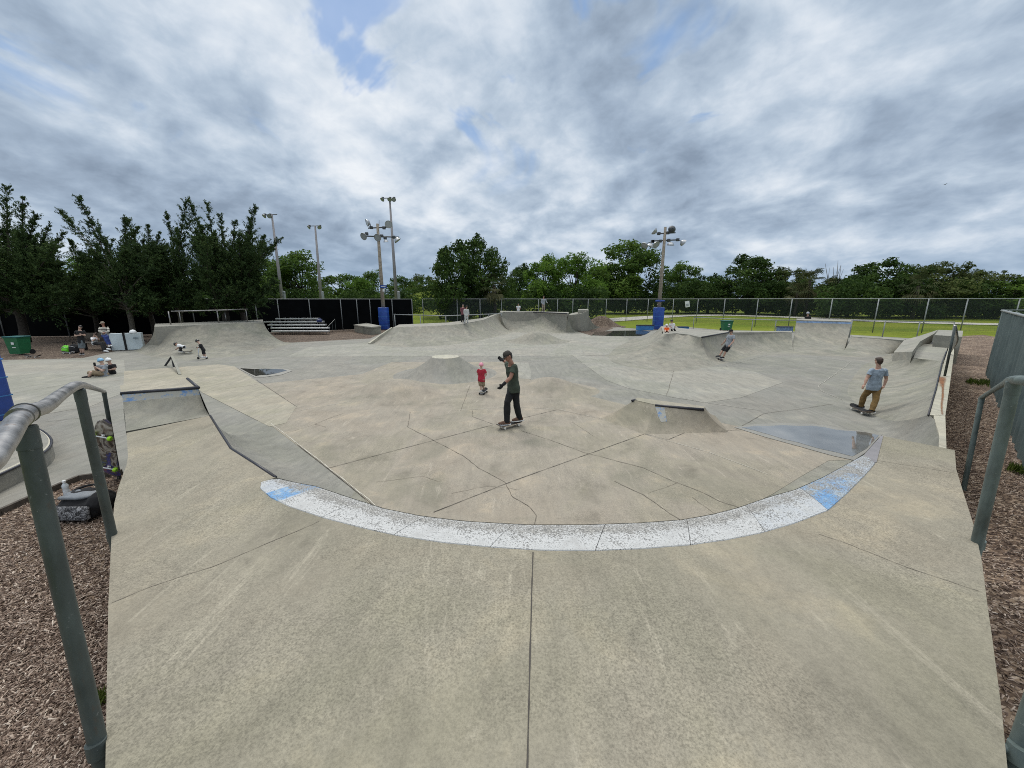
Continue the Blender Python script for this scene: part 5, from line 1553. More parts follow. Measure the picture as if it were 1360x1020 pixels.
# ------------------------------------------------------------------ people
def person(label, Y, J, k=1.0, face=(0,-1,0), shirt=None, trousers=None, sleeve=0.6, leg=1.0, shoe=None, hair=None, helmet=None, cap=None,
           skin_m='skin', vox=0.014, glove=None, curl=0.6, wid=1.0, stripes=None, base_z=0.0, group=None):
    P = {}
    for n, q in J.items():
        P[n] = D(q[0], q[1], Y + (q[2] if len(q) > 2 else 0.0)) if not isinstance(q, Vector) else q
    loc = (P['anL'] + P['anR']) / 2; loc.z = base_z
    t = thing('person', label, 'person', loc, group)
    f = Vector(face).normalized()
    up = (P['hd'] - P['nk']).normalized()
    f = (f - up * f.dot(up)).normalized(); sd = f.cross(up)          # sd points to the figure's right
    shv = (P['shR'] - P['shL']); 
    if shv.length < 0.05: shv = sd * 0.3
    shv = shv.normalized()
    hm = Matrix((sd, f, up)).transposed()
    hipv = (P.get('hpR', P['knR']) - P.get('hpL', P['knL'])); hipv = (shv + sd*0.2).normalized()
    hpL = P.get('hpL', P['pv'] - hipv * 0.085 * k); hpR = P.get('hpR', P['pv'] + hipv * 0.085 * k)
    ch = P['nk'].lerp(P['pv'], 0.33); wa = P['nk'].lerp(P['pv'], 0.68)
    if 'bend' in J: ch += (P['bend'] - P['nk'].lerp(P['pv'], 0.5)) * 0.8; wa += (P['bend'] - P['nk'].lerp(P['pv'], 0.5)) * 0.8
    shc = (P['shL'] + P['shR']) / 2
    def torso(b, g, hem=0.0):
        pts = [shc.lerp(P['nk'], 0.35), shc, ch, wa, P['pv'], P['pv'] + (P['pv'] - wa).normalized() * (0.07 + hem) * k]
        rs = [0.09*k*wid + g, 0.155*k*wid + g, 0.162*k*wid + g, 0.142*k*wid + g, 0.155*k*wid + g + hem*0.35*k, (0.13 + hem*0.75)*k*wid + g]
        b.tube(pts, rs, 18, True, 0.66, shv)
        b.ball(ch, (0.10*k,)*3)
    def arm(b, s, g, frac=2.0, hand=True):
        sh, el, wr = P['sh'+s], P['el'+s], P['wr'+s]
        a, e, w = 0.052*k + g, 0.041*k + g, 0.027*k + g*0.8
        b.ball(sh - Vector((0,0,0.012*k)), a*0.92)
        if frac <= 1:
            b.tube([sh, sh.lerp(el, frac*0.5), sh.lerp(el, frac)], [a, a*1.0, a*1.02 + g*0.3], 14); return
        b.tube([sh, sh.lerp(el, .5), el], [a, a*0.96, e], 14); b.ball(el, e)
        ff = frac - 1 if frac < 2 else 1.0
        b.tube([el, el.lerp(wr, .3*ff), el.lerp(wr, ff)], [e, e*1.04, e + (w - e)*ff], 14)
    def hand(b, s, g=0.0):
        el, wr = P['el'+s], P['wr'+s]
        d = (P['hn'+s] - wr).normalized() if ('hn'+s) in P else (wr - el).normalized()
        sg = 1 if s == 'R' else -1
        th = f - d * f.dot(d)
        if th.length < 0.2: th = sd * sg - d * (sd*sg).dot(d)
        th.normalize(); nr = d.cross(th)                       # across the palm; thumb side = th
        b.ball(wr, 0.027*k + g)
        b.tube([wr, wr + d*0.045*k, wr + d*0.088*k], [0.026*k + g, 0.042*k + g, 0.040*k + g], 12, True, 0.42, th)
        L = (0.066, 0.076, 0.072, 0.056)
        inward = nr if nr.dot(P['pv'] - wr) > 0 else -nr
        for i in range(4):
            o = wr + d*0.082*k + th*(0.030 - 0.020*i)*k
            c = curl * (0.9 + 0.12*i)
            p1 = o + (d*math.cos(c*.35) + inward*math.sin(c*.35)) * L[i]*0.45*k
            p2 = p1 + (d*math.cos(c*1.0) + inward*math.sin(c*1.0)) * L[i]*0.32*k
            p3 = p2 + (d*math.cos(c*1.6) + inward*math.sin(c*1.6)) * L[i]*0.26*k
            r = (0.0092 - 0.0005*i)*k + g
            b.tube([o, p1, p2, p3], [r*1.05, r, r*.94, r*.8], 8)
        o = wr + d*0.022*k + th*0.026*k
        p1 = o + (d*0.55 + th*0.72 + inward*0.25).normalized()*0.036*k; p2 = p1 + (d*0.85 + th*0.3 + inward*0.35).normalized()*0.032*k
        b.tube([o, p1, p2], [0.0125*k + g, 0.0105*k + g, 0.0085*k + g], 8)
    def legp(b, s, g, frac=2.0, end=0.0):
        hp = hpL if s == 'L' else hpR
        kn, an = P['kn'+s], P['an'+s]
        a, m_, c = 0.086*k*wid + g, 0.056*k + g, 0.038*k + g
        b.ball(hp, a*1.03)
        if frac <= 1:
            b.tube([hp, hp.lerp(kn, .5*frac), hp.lerp(kn, frac)], [a, a*.95 + g*.3, a*.88 + g*.8], 14); return
        b.tube([hp, hp.lerp(kn, .5), kn], [a, a*.86, m_], 14); b.ball(kn, m_*1.02)
        ff = min(1.0, frac - 1)
        b.tube([kn, kn.lerp(an, .3*ff), kn.lerp(an, ff)], [m_, m_*1.08, (c*(1-end) + (m_)*end) if ff > .6 else m_], 14)
    # body: one skin
    b = MB()
    torso(b, 0.0)
    b.tube([shc.lerp(P['nk'], .2), P['nk'], P['hd'] - up*0.05*k], [0.075*k, 0.056*k, 0.054*k], 14)
    for s in 'LR':
        arm(b, s, 0.0); hand(b, s); legp(b, s, 0.0)
        an, to = P['an'+s], P['to'+s]
        b.tube([an, an.lerp(to, .5) + Vector((0,0,-0.02*k)), to], [0.038*k, 0.035*k, 0.025*k], 10)
    b.ball(P['hd'], (0.074*k, 0.092*k, 0.108*k), hm, 18, 12)
    b.ball(P['hd'] + f*0.028*k - up*0.055*k, (0.054*k, 0.062*k, 0.056*k), hm)      # jaw
    b.tube([P['hd'] + f*0.085*k + up*0.018*k, P['hd'] + f*0.110*k - up*0.022*k], [0.011*k, 0.017*k], 8)   # nose
    for s in (-1, 1):
        b.ball(P['hd'] + sd*s*0.078*k - up*0.006*k - f*0.006*k, (0.012*k, 0.022*k, 0.034*k), hm)     # ears
        b.ball(P['hd'] + f*0.082*k + sd*s*0.03*k + up*0.030*k, (0.026*k, 0.012*k, 0.009*k), hm)      # brows
    bo = remeshed(b, vox, 2).build('body', M[skin_m], t, smooth=True)
    for s in (-1, 1):
        b = MB(); b.ball(P['hd'] + f*0.086*k + sd*s*0.030*k + up*0.012*k, 0.0125*k, None, 10, 7); b.build('eye', M['eye'], t, smooth=True)
    b = MB(); b.ball(P['hd'] + f*0.086*k - up*0.052*k, (0.025*k, 0.012*k, 0.009*k), hm, 10, 7); b.build('mouth', M['lips'], t, smooth=True)
    def wrinkle(m, amp, sc):
        m.v = [tuple(Vector(p) + mnoise.noise_vector(Vector(p) * sc) * amp) for p in m.v]; return m
    if shirt:
        b = MB(); torso(b, 0.027*k, 0.035)
        for s in 'LR': arm(b, s, 0.016*k, sleeve)
        wrinkle(remeshed(b, vox, 2), 0.010*k, 10/k).build('shirt', shirt, t, smooth=True)
    if trousers:
        b = MB()
        d = (P['pv'] - wa).normalized()
        b.tube([wa.lerp(P['pv'], 0.62), P['pv'], P['pv'] + d*0.09*k], [0.140*k*wid + 0.012*k, 0.154*k*wid + 0.014*k, 0.135*k*wid + 0.018*k], 18, True, 0.66, shv)
        for s in 'LR': legp(b, s, 0.017*k, leg, 0.7)
        wrinkle(remeshed(b, vox, 2), 0.012*k, 8/k).build('trousers' if leg > 1.3 else 'shorts', trousers, t, smooth=True)
    if shoe:
        for s in 'LR':
            an, to = P['an'+s], P['to'+s]
            d = (to - an); d.z *= 0.3; d.normalize()
            low = min(an.z - 0.045*k, to.z)
            hl = an - d*0.05*k; hl.z = low + 0.045*k; tt = to + d*0.02*k; tt.z = low + 0.036*k
            b = MB(); b.tube([hl, hl.lerp(tt, .35) + Vector((0,0,.012*k)), hl.lerp(tt, .75), tt], [0.042*k, 0.050*k, 0.050*k, 0.034*k], 12, True, 0.9)
            b.tube([an + Vector((0,0,.02*k)), hl.lerp(tt, .25)], [0.046*k, 0.046*k], 12); b.ball(hl, 0.042*k); b.ball(tt, 0.034*k)
            sh = remeshed(b, vox*0.9, 2).build('shoe', shoe, t, smooth=True)
            b = MB(); c0 = hl - d*0.045*k; c1 = tt + d*0.035*k; w_ = Vector((-d.y, d.x, 0))*0.048*k
            b.prism([Vector((q.x, q.y, low + 0.018*k)) for q in (c0 - w_*.8, c0.lerp(c1,.6) - w_*1.05, c1 - w_*.5, c1 + w_*.5, c0.lerp(c1,.6) + w_*1.05, c0 + w_*.8)], low - 0.004*k, None, True)
            b.build('sole', M['white'] if shoe is not M['white'] else M['lampgrey'], sh)
    if glove:
        for s in 'LR':
            b = MB(); hand(b, s, 0.004*k); b.tube([P['wr'+s].lerp(P['el'+s], .32), P['wr'+s]], [0.042*k, 0.036*k], 12)
            remeshed(b, vox*0.75, 1).build('glove', glove, t, smooth=True)
    if hair:
        b = MB()
        b.ball(P['hd'] + up*0.022*k - f*0.018*k, (0.084*k, 0.096*k, 0.104*k), hm, 18, 12)
        b.ball(P['hd'] + up*0.062*k + f*0.036*k, (0.066*k, 0.052*k, 0.048*k), hm)
        b.ball(P['hd'] - up*0.035*k - f*0.045*k, (0.066*k, 0.050*k, 0.060*k), hm)
        wrinkle(remeshed(b, vox*0.8, 1), 0.009*k, 26/k).build('hair', hair, t, smooth=True)
    if cap:
        c = P['hd'] + up*0.030*k
        b = MB(); b.lathe([(0.001, 0.100*k), (0.05*k, 0.094*k), (0.082*k, 0.066*k), (0.094*k, 0.025*k), (0.096*k, -0.008*k), (0.088*k, -0.008*k)], c=c, m=hm @ Matrix.Diagonal((0.94,1.08,1)), n=22)
        co = b.build('cap', cap, t, smooth=True)
        bf = f
        b = MB()
        vs = []
        for q in range(9):
            a = (q - 4) / 4 * 1.15
            r0 = c + (bf*math.cos(a)*0.10 + sd*math.sin(a)*0.088)*k; r1 = c + (bf*(0.10 + 0.075*math.cos(a*1.2)) * max(.3, math.cos(a*.6)) + sd*math.sin(a)*0.086)*k - up*0.02*k
            vs += [r0, r1, r0 - up*.006*k, r1 - up*.006*k]
        fs = []
        for q in range(8):
            o = q*4; fs += [(o, o+4, o+5, o+1), (o+2, o+3, o+7, o+6), (o+1, o+5, o+7, o+3)]
        b.add(vs, fs); b.build('brim', cap, co, smooth=True)
    if helmet:
        b = MB(); helmet_mesh(b, P['hd'] + up*0.03*k, 0.122*k, hm)
        ho = b.build('helmet', helmet, t, smooth=True)
        b = MB()
        for q in (-0.04, 0.04):
            b.rbox(P['hd'] + up*0.145*k + sd*q*k, (0.018*k, 0.11*k, 0.012*k), 0.004*k, hm)
        b.build('vent', M['black'], ho)
        b = MB(); b.tube([P['hd'] + sd*0.085*k + up*0.01*k, P['hd'] + f*0.035*k - up*0.115*k, P['hd'] - sd*0.085*k + up*0.01*k], 0.008*k, 6); b.build('chin_strap', M['black'], ho)
    return t

def skateboard(label, a, b_, deck, wheel, width=0.20, up=Vector((0,0,1)), wr=0.027, graphic=None, group=None):
    """board from tail a to nose b_; wheels below along -up"""
    ax = (b_ - a); L = ax.length; ax.normalize(); sd = up.cross(ax).normalized(); up = ax.cross(sd)
    c = (a + b_) / 2
    t = thing('skateboard', label, 'skateboard', c, group)
    m = MB(); n = 22; vs = []
    for i in range(n + 1):
        s = -1 + 2*i/n
        w = width/2 * math.sqrt(max(0.0, 1 - max(0, (abs(s) - 0.72)/0.28)**2)) if abs(s) > 0.72 else width/2
        w = max(w, 0.012)
        lift = 0.055 * max(0, (abs(s) - 0.66)/0.34) ** 1.3
        p = c + ax*(s*L/2) + up*lift
        for (q, h) in ((-1, 0.004), (-0.5, -0.002), (0.5, -0.002), (1, 0.004)): vs.append(p + sd*w*q + up*h)
        for (q, h) in ((-1, -0.008), (-0.5, -0.014), (0.5, -0.014), (1, -0.008)): vs.append(p + sd*w*q + up*h)
    fs, mi = [], []
    for i in range(n):
        o, o2 = i*8, (i+1)*8
        for q in range(3): fs.append((o+q, o+q+1, o2+q+1, o2+q)); mi.append(0)
        for q in range(4, 7): fs.append((o+q+1, o+q, o2+q, o2+q+1)); mi.append(1)
        fs.append((o, o2, o2+4, o+4)); mi.append(1); fs.append((o+3, o+7, o2+7, o2+3)); mi.append(1)
    fs += [(0,4,5,1),(1,5,6,2),(2,6,7,3)]; mi += [1,1,1]; o = n*8; fs += [(o,o+1,o+5,o+4),(o+1,o+2,o+6,o+5),(o+2,o+3,o+7,o+6)]; mi += [1,1,1]
    m.add(vs, fs); m.mi = mi
    m.build('deck', [M['black'], deck], t, smooth=True, angle=35)
    for e in (-1, 1):
        q = c + ax*(e*L*0.27)
        m = MB(); m.rbox(q - up*0.022, (0.05, 0.05, 0.018), 0.004, Matrix((ax, sd, up)).transposed()); m.tube([q - up*0.02, q - up*0.05], [0.022, 0.016], 8); m.tube([q - up*0.055 - sd*width*0.42, q - up*0.055 + sd*width*0.42], 0.011, 8)
        tr = m.build('truck', M['alu'], t, smooth=True, angle=35)
        for s in (-1, 1):
            w0 = q - up*0.055 + sd*s*width*0.36; w1 = q - up*0.055 + sd*s*width*0.54
            m = MB(); m.tube([w0, w0.lerp(w1,.15), w0.lerp(w1,.85), w1], [wr*.85, wr, wr, wr*.85], 14); m.build('wheel', wheel, t, smooth=True, angle=40)
    return t

def scooter(label, rear, front, h, mat):
    d = (front - rear); d.z = 0; L = d.length; d.normalize(); s = Vector((-d.y, d.x, 0)); z0 = min(front.z, rear.z)
    t = thing('kick_scooter', label, 'scooter', (rear + front)/2)
    m = MB(); a = rear + d*0.06 + Vector((0,0,.07)); b_ = front - d*0.12 + Vector((0,0,.07))
    m.tube([a, a.lerp(b_,.1), a.lerp(b_,.9), b_], [0.05,0.06,0.06,0.035], 10, True, 0.22, s); m.tube([b_, front + Vector((0,0,.22))], 0.018, 8); m.build('deck', mat, t, smooth=True, angle=40)
    tp = front - d*0.10 + Vector((0,0,h))
    m = MB(); m.tube([front + Vector((0,0,.055)), front - d*0.03 + Vector((0,0,.2)), tp], 0.016, 8); st = m.build('stem', M['alu'], t, smooth=True)
    m = MB(); m.tube([tp - s*0.21, tp + s*0.21], 0.014, 8); hb_ = m.build('handlebar', M['alu'], t, smooth=True)
    for q in (-1, 1):
        m = MB(); m.tube([tp + s*q*0.15, tp + s*q*0.23], 0.02, 8); m.build('grip', M['black'], hb_, smooth=True)
    for p in (rear, front):
        m = MB(); m.tube([p + Vector((0,0,.055)) - s*0.014, p + Vector((0,0,.055)) + s*0.014], 0.055, 16); m.build('wheel', M['black'], t, smooth=True, angle=40)
    return t

C_ = lambda n, c, v=0.15: cloth(n, c, 0.95, v)
M['tee_green'] = C_('olive_tee', (0.040, 0.052, 0.036)); M['tee_blue'] = C_('blue_grey_tee', (0.25, 0.305, 0.36)); M['khaki'] = C_('khaki_chinos', (0.17, 0.105, 0.035))
M['tee_grey'] = C_('grey_tee', (0.26, 0.28, 0.30)); M['tee_red'] = C_('red_tee', (0.36, 0.02, 0.04)); M['shorts_beige'] = C_('beige_shorts', (0.26, 0.20, 0.13))
M['tee_white'] = C_('white_tee', (0.66, 0.66, 0.66), 0.08); M['tee_black'] = C_('black_tee', (0.012, 0.012, 0.013)); M['jeans'] = C_('blue_jeans', (0.025, 0.045, 0.16)); M['shorts_grey'] = C_('grey_shorts', (0.13, 0.155, 0.165))
M['orange'] = C_('orange_tee', (0.72, 0.13, 0.02)); M['pink'] = plain('pink_shell', (0.75, 0.30, 0.38), 0.35, 0, 0.05); M['skyblue'] = plain('sky_blue_shell', (0.20, 0.42, 0.62), 0.35, 0, 0.05); M['blackshell'] = plain('black_shell', (0.012,0.012,0.014), 0.35)
M['greyshell'] = plain('grey_shell', (0.34,0.36,0.40), 0.35); M['cap_brown'] = C_('brown_cap', (0.040,0.034,0.028)); M['shoe_brown'] = C_('brown_shoe', (0.13,0.075,0.05)); M['shoe_black'] = C_('black_shoe', (0.012,0.012,0.014))
M['wheel_white'] = plain('white_wheel', (0.55,0.54,0.50), 0.5); M['wheel_green'] = plain('lime_wheel', (0.36,0.72,0.02), 0.45, 0, 0.05); M['maple'] = plain('maple_deck', (0.16,0.11,0.075), 0.6, 0, 0.25)
M['pale_cloth'] = C_('pale_cloth', (0.46,0.46,0.44)); M['tan_cloth'] = C_('tan_cloth', (0.30,0.25,0.19)); M['maroon'] = C_('maroon_cloth', (0.16,0.06,0.07)); M['lightblue_cloth'] = C_('light_blue_cloth', (0.50,0.56,0.66), 0.1)
def stripe_mat():
    m, nt, b = newmat('striped_knit')
    w = nd(nt, 'ShaderNodeTexWave', Scale=3.6, Distortion=0.4); w.bands_direction = 'Z'
    nt.links.new(geopos(nt), w.inputs['Vector'])
    c = ramp(nt, w.outputs['Fac'], [(0.0, (0.03,0.028,0.03)), (0.34, (0.04,0.035,0.035)), (0.44, (0.62,0.57,0.47)), (1.0, (0.68,0.64,0.56))])
    nt.links.new(c, b.inputs['Base Color']); b.inputs['Roughness'].default_value = 0.95
    return m
M['stripes'] = stripe_mat()
def graphic_mat():
    m, nt, b = newmat('board_graphic')
    n = noise(nt, nt.nodes.new('ShaderNodeTexCoord').outputs['Object'], 4.5, 3, 0.5, 1.2)
    c = ramp(nt, n, [(0.36, (0.02,0.02,0.022)), (0.42, (0.11,0.075,0.05)), (0.50, (0.42,0.38,0.33)), (0.56, (0.10,0.08,0.06)), (0.66, (0.05,0.06,0.26)), (0.74, (0.30,0.12,0.09))])
    nt.links.new(c, b.inputs['Base Color']); b.inputs['Roughness'].default_value = 0.5
    return m
M['graphic'] = graphic_mat()

# the skater in the middle
pa, pb = W(693.5,558.5,0.10), W(659.5,566.5,0.10)
skateboard('dark skateboard under the man in the olive shirt', pa, pb, M['maple'], M['wheel_white'], 0.20)
Ym = pb.y + 0.0
person('man in olive tee, black trousers, cap and black gloves riding a skateboard with arms out', 8.62,
       {'hd':(674.6,473.2), 'nk':(679.0,482.2), 'shL':(674.6,486.0,0.18), 'shR':(683.4,486.2,-0.12), 'elR':(678.0,501.5,-0.24), 'wrR':(668.2,511.0,-0.34), 'hnR':(662.6,517.0,-0.38),
        'elL':(673.2,481.5,0.44), 'wrL':(668.4,478.6,0.50), 'hnL':(662.8,475.4,0.52), 'pv':(682.2,514.5), 'hpL':(679.8,516.5,0.06), 'hpR':(684.6,516.5,0.02),
        'knL':(673.8,534.0,-0.12), 'anL':(673.0,560.8,-0.14), 'toL':(664.5,564.6,-0.17), 'knR':(685.6,535.0,0.02), 'anR':(690.2,556.2,0.08), 'toR':(682.6,559.8,0.02)},
       1.0, (-0.82,-0.5,-0.45), M['tee_green'], M['black'], 0.62, 2.0, M['shoe_brown'], M['hair_dark'], None, M['cap_brown'], 'skin_tan', 0.0085, M['black'], 0.7)
# the skater on the right
pa, pb = W(1157,549.3,0.10), W(1131.5,538.0,0.10)
skateboard('black skateboard under the youth in the khaki trousers', pa, pb, M['maple'], M['wheel_white'], 0.20)
Yr = (pa.y + pb.y)/2
person('youth in pale blue tee and khaki trousers riding a skateboard, seen from behind', Yr,
       {'hd':(1167.2,479.6), 'nk':(1166.4,486.6), 'shL':(1158.4,491.2), 'shR':(1175.2,491.4), 'elL':(1151.6,502.2), 'wrL':(1148.4,510.4,-0.05), 'hnL':(1145.6,514.6,-0.06), 'elR':(1177.0,503.2), 'wrR':(1174.4,511.8,-0.03), 'hnR':(1171.8,516.4,-0.05),
        'pv':(1160.6,513.4), 'hpL':(1156.6,515.4,0.03), 'hpR':(1164.8,515.4), 'knL':(1147.6,526.2,0.16), 'anL':(1143.6,539.8,0.20), 'toL':(1137.6,539.4,0.28), 'knR':(1163.2,530.2,-0.10), 'anR':(1157.8,545.6,-0.22), 'toR':(1153.2,547.6,-0.20)},
       0.86, (-0.05,1.0,0.02), M['tee_blue'], M['khaki'], 0.62, 2.0, M['shoe_black'], M['hair'], None, None, 'skin', 0.0080, None, 0.6, 1.06)
# skater leaning on the hip
pa, pb = W(961.5,477.8,0.10), W(944.5,474.6,0.12)
skateboard('dark skateboard under the leaning skater by the hip', pa, pb, M['maple'], M['wheel_white'], 0.21)
person('leaning skater in grey tee, black shorts and black cap carving below the hip deck', (pa.y+pb.y)/2,
       {'hd':(971.0,440.2), 'nk':(971.2,443.4), 'shL':(968.0,445.4,0.1), 'shR':(974.6,446.0,-0.1), 'elL':(963.8,452.0,0.2), 'wrL':(960.0,456.2,0.25), 'elR':(974.2,453.2,-0.2), 'wrR':(969.4,458.6,-0.25),
        'pv':(967.4,458.4), 'knL':(959.6,465.4,0.08), 'anL':(955.6,472.8,0.05), 'toL':(951.2,474.2,0.0), 'knR':(963.8,466.8,-0.05), 'anR':(960.4,474.6,-0.05), 'toR':(956.6,476.0,-0.1)},
       0.84, (-0.9,-0.1,-0.1), M['tee_grey'], M['black'], 0.6, 1.0, M['shoe_black'], M['hair_dark'], None, M['black'], 'skin', 0.013)
# child with the pink helmet
gp = W(641.5, 523.0)
skateboard('small white skateboard under the child in the pink helmet', gp + Vector((-0.06,-0.24,0.085)), gp + Vector((0.07,0.30,0.085)), M['white'], M['black'], 0.17)
person('small child in pink helmet, red tee and beige shorts, seen from behind', gp.y + 0.1,
       {'hd':(639.2,485.2), 'nk':(639.2,489.0), 'shL':(635.6,491.2), 'shR':(643.4,491.2), 'elL':(634.2,496.2,0.02), 'wrL':(636.2,499.4,0.16), 'elR':(645.8,496.8,0.02), 'wrR':(645.2,498.8,0.14),
        'pv':(639.4,504.2), 'knL':(638.4,512.2), 'anL':(639.0,519.0,-0.05), 'toL':(638.2,520.2,0.06), 'knR':(641.6,512.2,0.05), 'anR':(642.4,518.0,0.12), 'toR':(643.0,518.6,0.26)},
       0.62, (0.15,1,0), M['tee_red'], M['shorts_beige'], 0.7, 1.0, M['white'], None, M['pink'], None, 'skin_pale', 0.010)
# children on the left quarter pipe
person('crouching child in black helmet and white tee on the left quarter pipe', 20.6,
       {'hd':(233.6,457.2), 'nk':(236.2,458.2), 'shL':(237.0,458.8,0.12), 'shR':(237.0,458.8,-0.12), 'elL':(236.8,461.4,0.15), 'wrL':(234.6,463.0,0.1), 'elR':(236.8,462.0,-0.15), 'wrR':(234.4,463.6,-0.1),
        'pv':(243.4,460.6), 'knL':(238.8,462.6,0.1), 'anL':(240.6,465.6,0.1), 'toL':(237.8,466.2,0.1), 'knR':(239.2,463.0,-0.1), 'anR':(241.0,466.0,-0.1), 'toR':(238.0,466.6,-0.1)},
       0.70, (-1,-0.1,-0.1), M['tee_white'], M['black'], 0.7, 2.0, M['shoe_black'], None, M['blackshell'], None, 'skin', 0.014)
cb = W(239.5, 467, 0.24)
skateboard('skateboard under the crouching child', Vector((cb.x+0.3, 20.6, cb.z-0.04)), Vector((cb.x-0.32, 20.6, cb.z-0.06)), M['maple'], M['wheel_white'], 0.2)
sf, sr = W(263.6,477), W(274.6,476.6)
scooter('kick scooter of the child in black at the foot of the left quarter pipe', sr, sf, 0.62, M['lampgrey'])
person('child in black helmet and black top standing on a kick scooter', sf.y + 0.02,
       {'hd':(262.4,453.4), 'nk':(264.6,456.0), 'shL':(266.0,457.8,0.12), 'shR':(266.0,457.8,-0.12), 'elL':(265.6,460.6,0.16), 'wrL':(263.6,461.4,0.16), 'elR':(265.4,460.8,-0.16), 'wrR':(263.4,461.6,-0.16),
        'pv':(270.0,464.4), 'knL':(269.8,469.4,0.06), 'anL':(271.4,474.0,0.05), 'toL':(268.6,474.8,0.05), 'knR':(271.4,469.6,-0.06), 'anR':(273.4,474.2,-0.05), 'toR':(270.6,475.0,-0.05)},
       0.68, (-1,-0.15,-0.35), M['tee_black'], M['tee_black'], 1.7, 1.25, M['white'], None, M['blackshell'], None, 'skin_pale', 0.013)
# on the hip deck
hz = W(885.5, 440.5, 1.1).y
person('child in white helmet and orange tee sitting on the hip deck', hz,
       {'hd':(885.6,432.4), 'nk':(885.6,434.4), 'shL':(883.4,435.4), 'shR':(887.8,435.4), 'elL':(882.6,437.8), 'wrL':(884.0,439.2,-0.15), 'elR':(888.6,437.8), 'wrR':(887.2,439.2,-0.15),
        'pv':(885.6,439.6), 'knL':(883.8,438.6,-0.35), 'anL':(883.8,441.2,-0.55), 'toL':(883.6,441.6,-0.7), 'knR':(887.6,438.6,-0.35), 'anR':(887.6,441.2,-0.55), 'toR':(887.6,441.6,-0.7)},
       0.66, (0,-1,0), M['orange'], M['orange'], 0.8, 1.1, M['shoe_black'], None, M['white'], None, 'skin', 0.016, base_z=1.1)
person('child in black helmet and white tee standing behind the child in orange', hz + 0.5,
       {'hd':(892.2,426.6), 'nk':(892.4,428.8), 'shL':(889.8,430.2), 'shR':(895.2,430.2), 'elL':(889.2,433.2), 'wrL':(891.2,434.6,-0.1), 'elR':(896.2,432.8), 'wrR':(897.4,434.8,-0.1),
        'pv':(893.4,435.2), 'knL':(892.0,437.8), 'anL':(892.6,440.6), 'toL':(892.0,441.0,-0.12), 'knR':(895.6,437.6), 'anR':(897.2,440.2), 'toR':(899.4,440.8,-0.06)},
       0.68, (0.3,-1,0), M['tee_white'], M['black'], 0.8, 2.0, M['shoe_black'], None, M['blackshell'], None, 'skin', 0.016, base_z=1.1)
# standing far away
fz = W(721.5, 413.8, 1.7).y + 0.25
person('lone adult in grey top and beige trousers standing on the tall far quarter pipe', fz,
       {'hd':(722.2,394.4), 'nk':(722.0,396.4), 'shL':(719.4,397.6), 'shR':(724.8,397.6), 'elL':(718.8,401.2), 'wrL':(720.4,404.0,-0.1), 'elR':(725.6,401.0), 'wrR':(727.2,402.4,-0.2),
        'pv':(721.8,403.8), 'knL':(720.6,408.6), 'anL':(720.4,413.0), 'toL':(719.8,413.6,-0.15), 'knR':(723.0,408.6), 'anR':(722.8,413.0), 'toR':(722.6,413.6,-0.15)},
       0.92, (0.2,-1,0), M['tee_grey'], M['tan_cloth'], 1.9, 2.0, M['shoe_black'], M['hair'], None, None, 'skin', 0.022, base_z=1.7)
fz = W(619, 430.5, 1.0).y + 0.2
person('person in pale clothes standing on the far bank by the pipe railing', fz,
       {'hd':(619.8,407.4), 'nk':(619.4,409.8), 'shL':(616.8,411.2), 'shR':(621.8,411.2), 'elL':(616.2,415.4), 'wrL':(617.2,418.6), 'elR':(622.4,415.2), 'wrR':(622.6,418.4),
        'pv':(619.4,418.6), 'knL':(618.0,424.2), 'anL':(617.2,429.0), 'toL':(616.4,429.8,-0.15), 'knR':(620.8,424.2), 'anR':(621.2,428.8), 'toR':(621.6,429.6,-0.15)},
       0.88, (-0.4,-1,0), M['pale_cloth'], M['pale_cloth'], 1.9, 2.0, M['shoe_black'], None, None, M['black'], 'skin', 0.02, base_z=1.0)
person('person in maroon top close behind the one in pale clothes', fz + 1.0,
       {'hd':(615.0,405.6), 'nk':(614.8,407.8), 'shL':(612.2,409.2), 'shR':(617.2,409.2), 'elL':(611.8,413.0), 'wrL':(613.4,415.4), 'elR':(617.8,413.0), 'wrR':(616.6,415.8),
        'pv':(614.8,416.6), 'knL':(613.4,422.4), 'anL':(613.2,427.4), 'toL':(612.6,428.0,-0.15), 'knR':(616.2,422.4), 'anR':(616.2,427.4), 'toR':(616.0,428.0,-0.15)},
       0.88, (0.4,-1,0), M['maroon'], M['black'], 1.5, 2.0, M['shoe_black'], M['hair_dark'], None, None, 'skin', 0.022, base_z=1.0)
person('person in white top far behind the rails, between the palm and the tall quarter pipe', 46,
       {'hd':(688.4,404.2), 'nk':(688.4,405.8), 'shL':(686.4,406.8), 'shR':(690.6,406.8), 'elL':(686.0,409.4), 'wrL':(686.8,411.6), 'elR':(691.0,409.4), 'wrR':(690.4,411.6),
        'pv':(688.4,411.8), 'knL':(687.4,417.0), 'anL':(687.4,422.6), 'toL':(687.0,423.0,-0.15), 'knR':(689.4,417.0), 'anR':(689.4,422.6), 'toR':(689.2,423.0,-0.15)},
       0.9, (0,-1,0), M['tee_white'], M['black'], 0.7, 2.0, M['shoe_black'], M['hair_dark'], None, None, 'skin', 0.025)
Yw = W(1073, 424.0, 1.55).y + 1.1
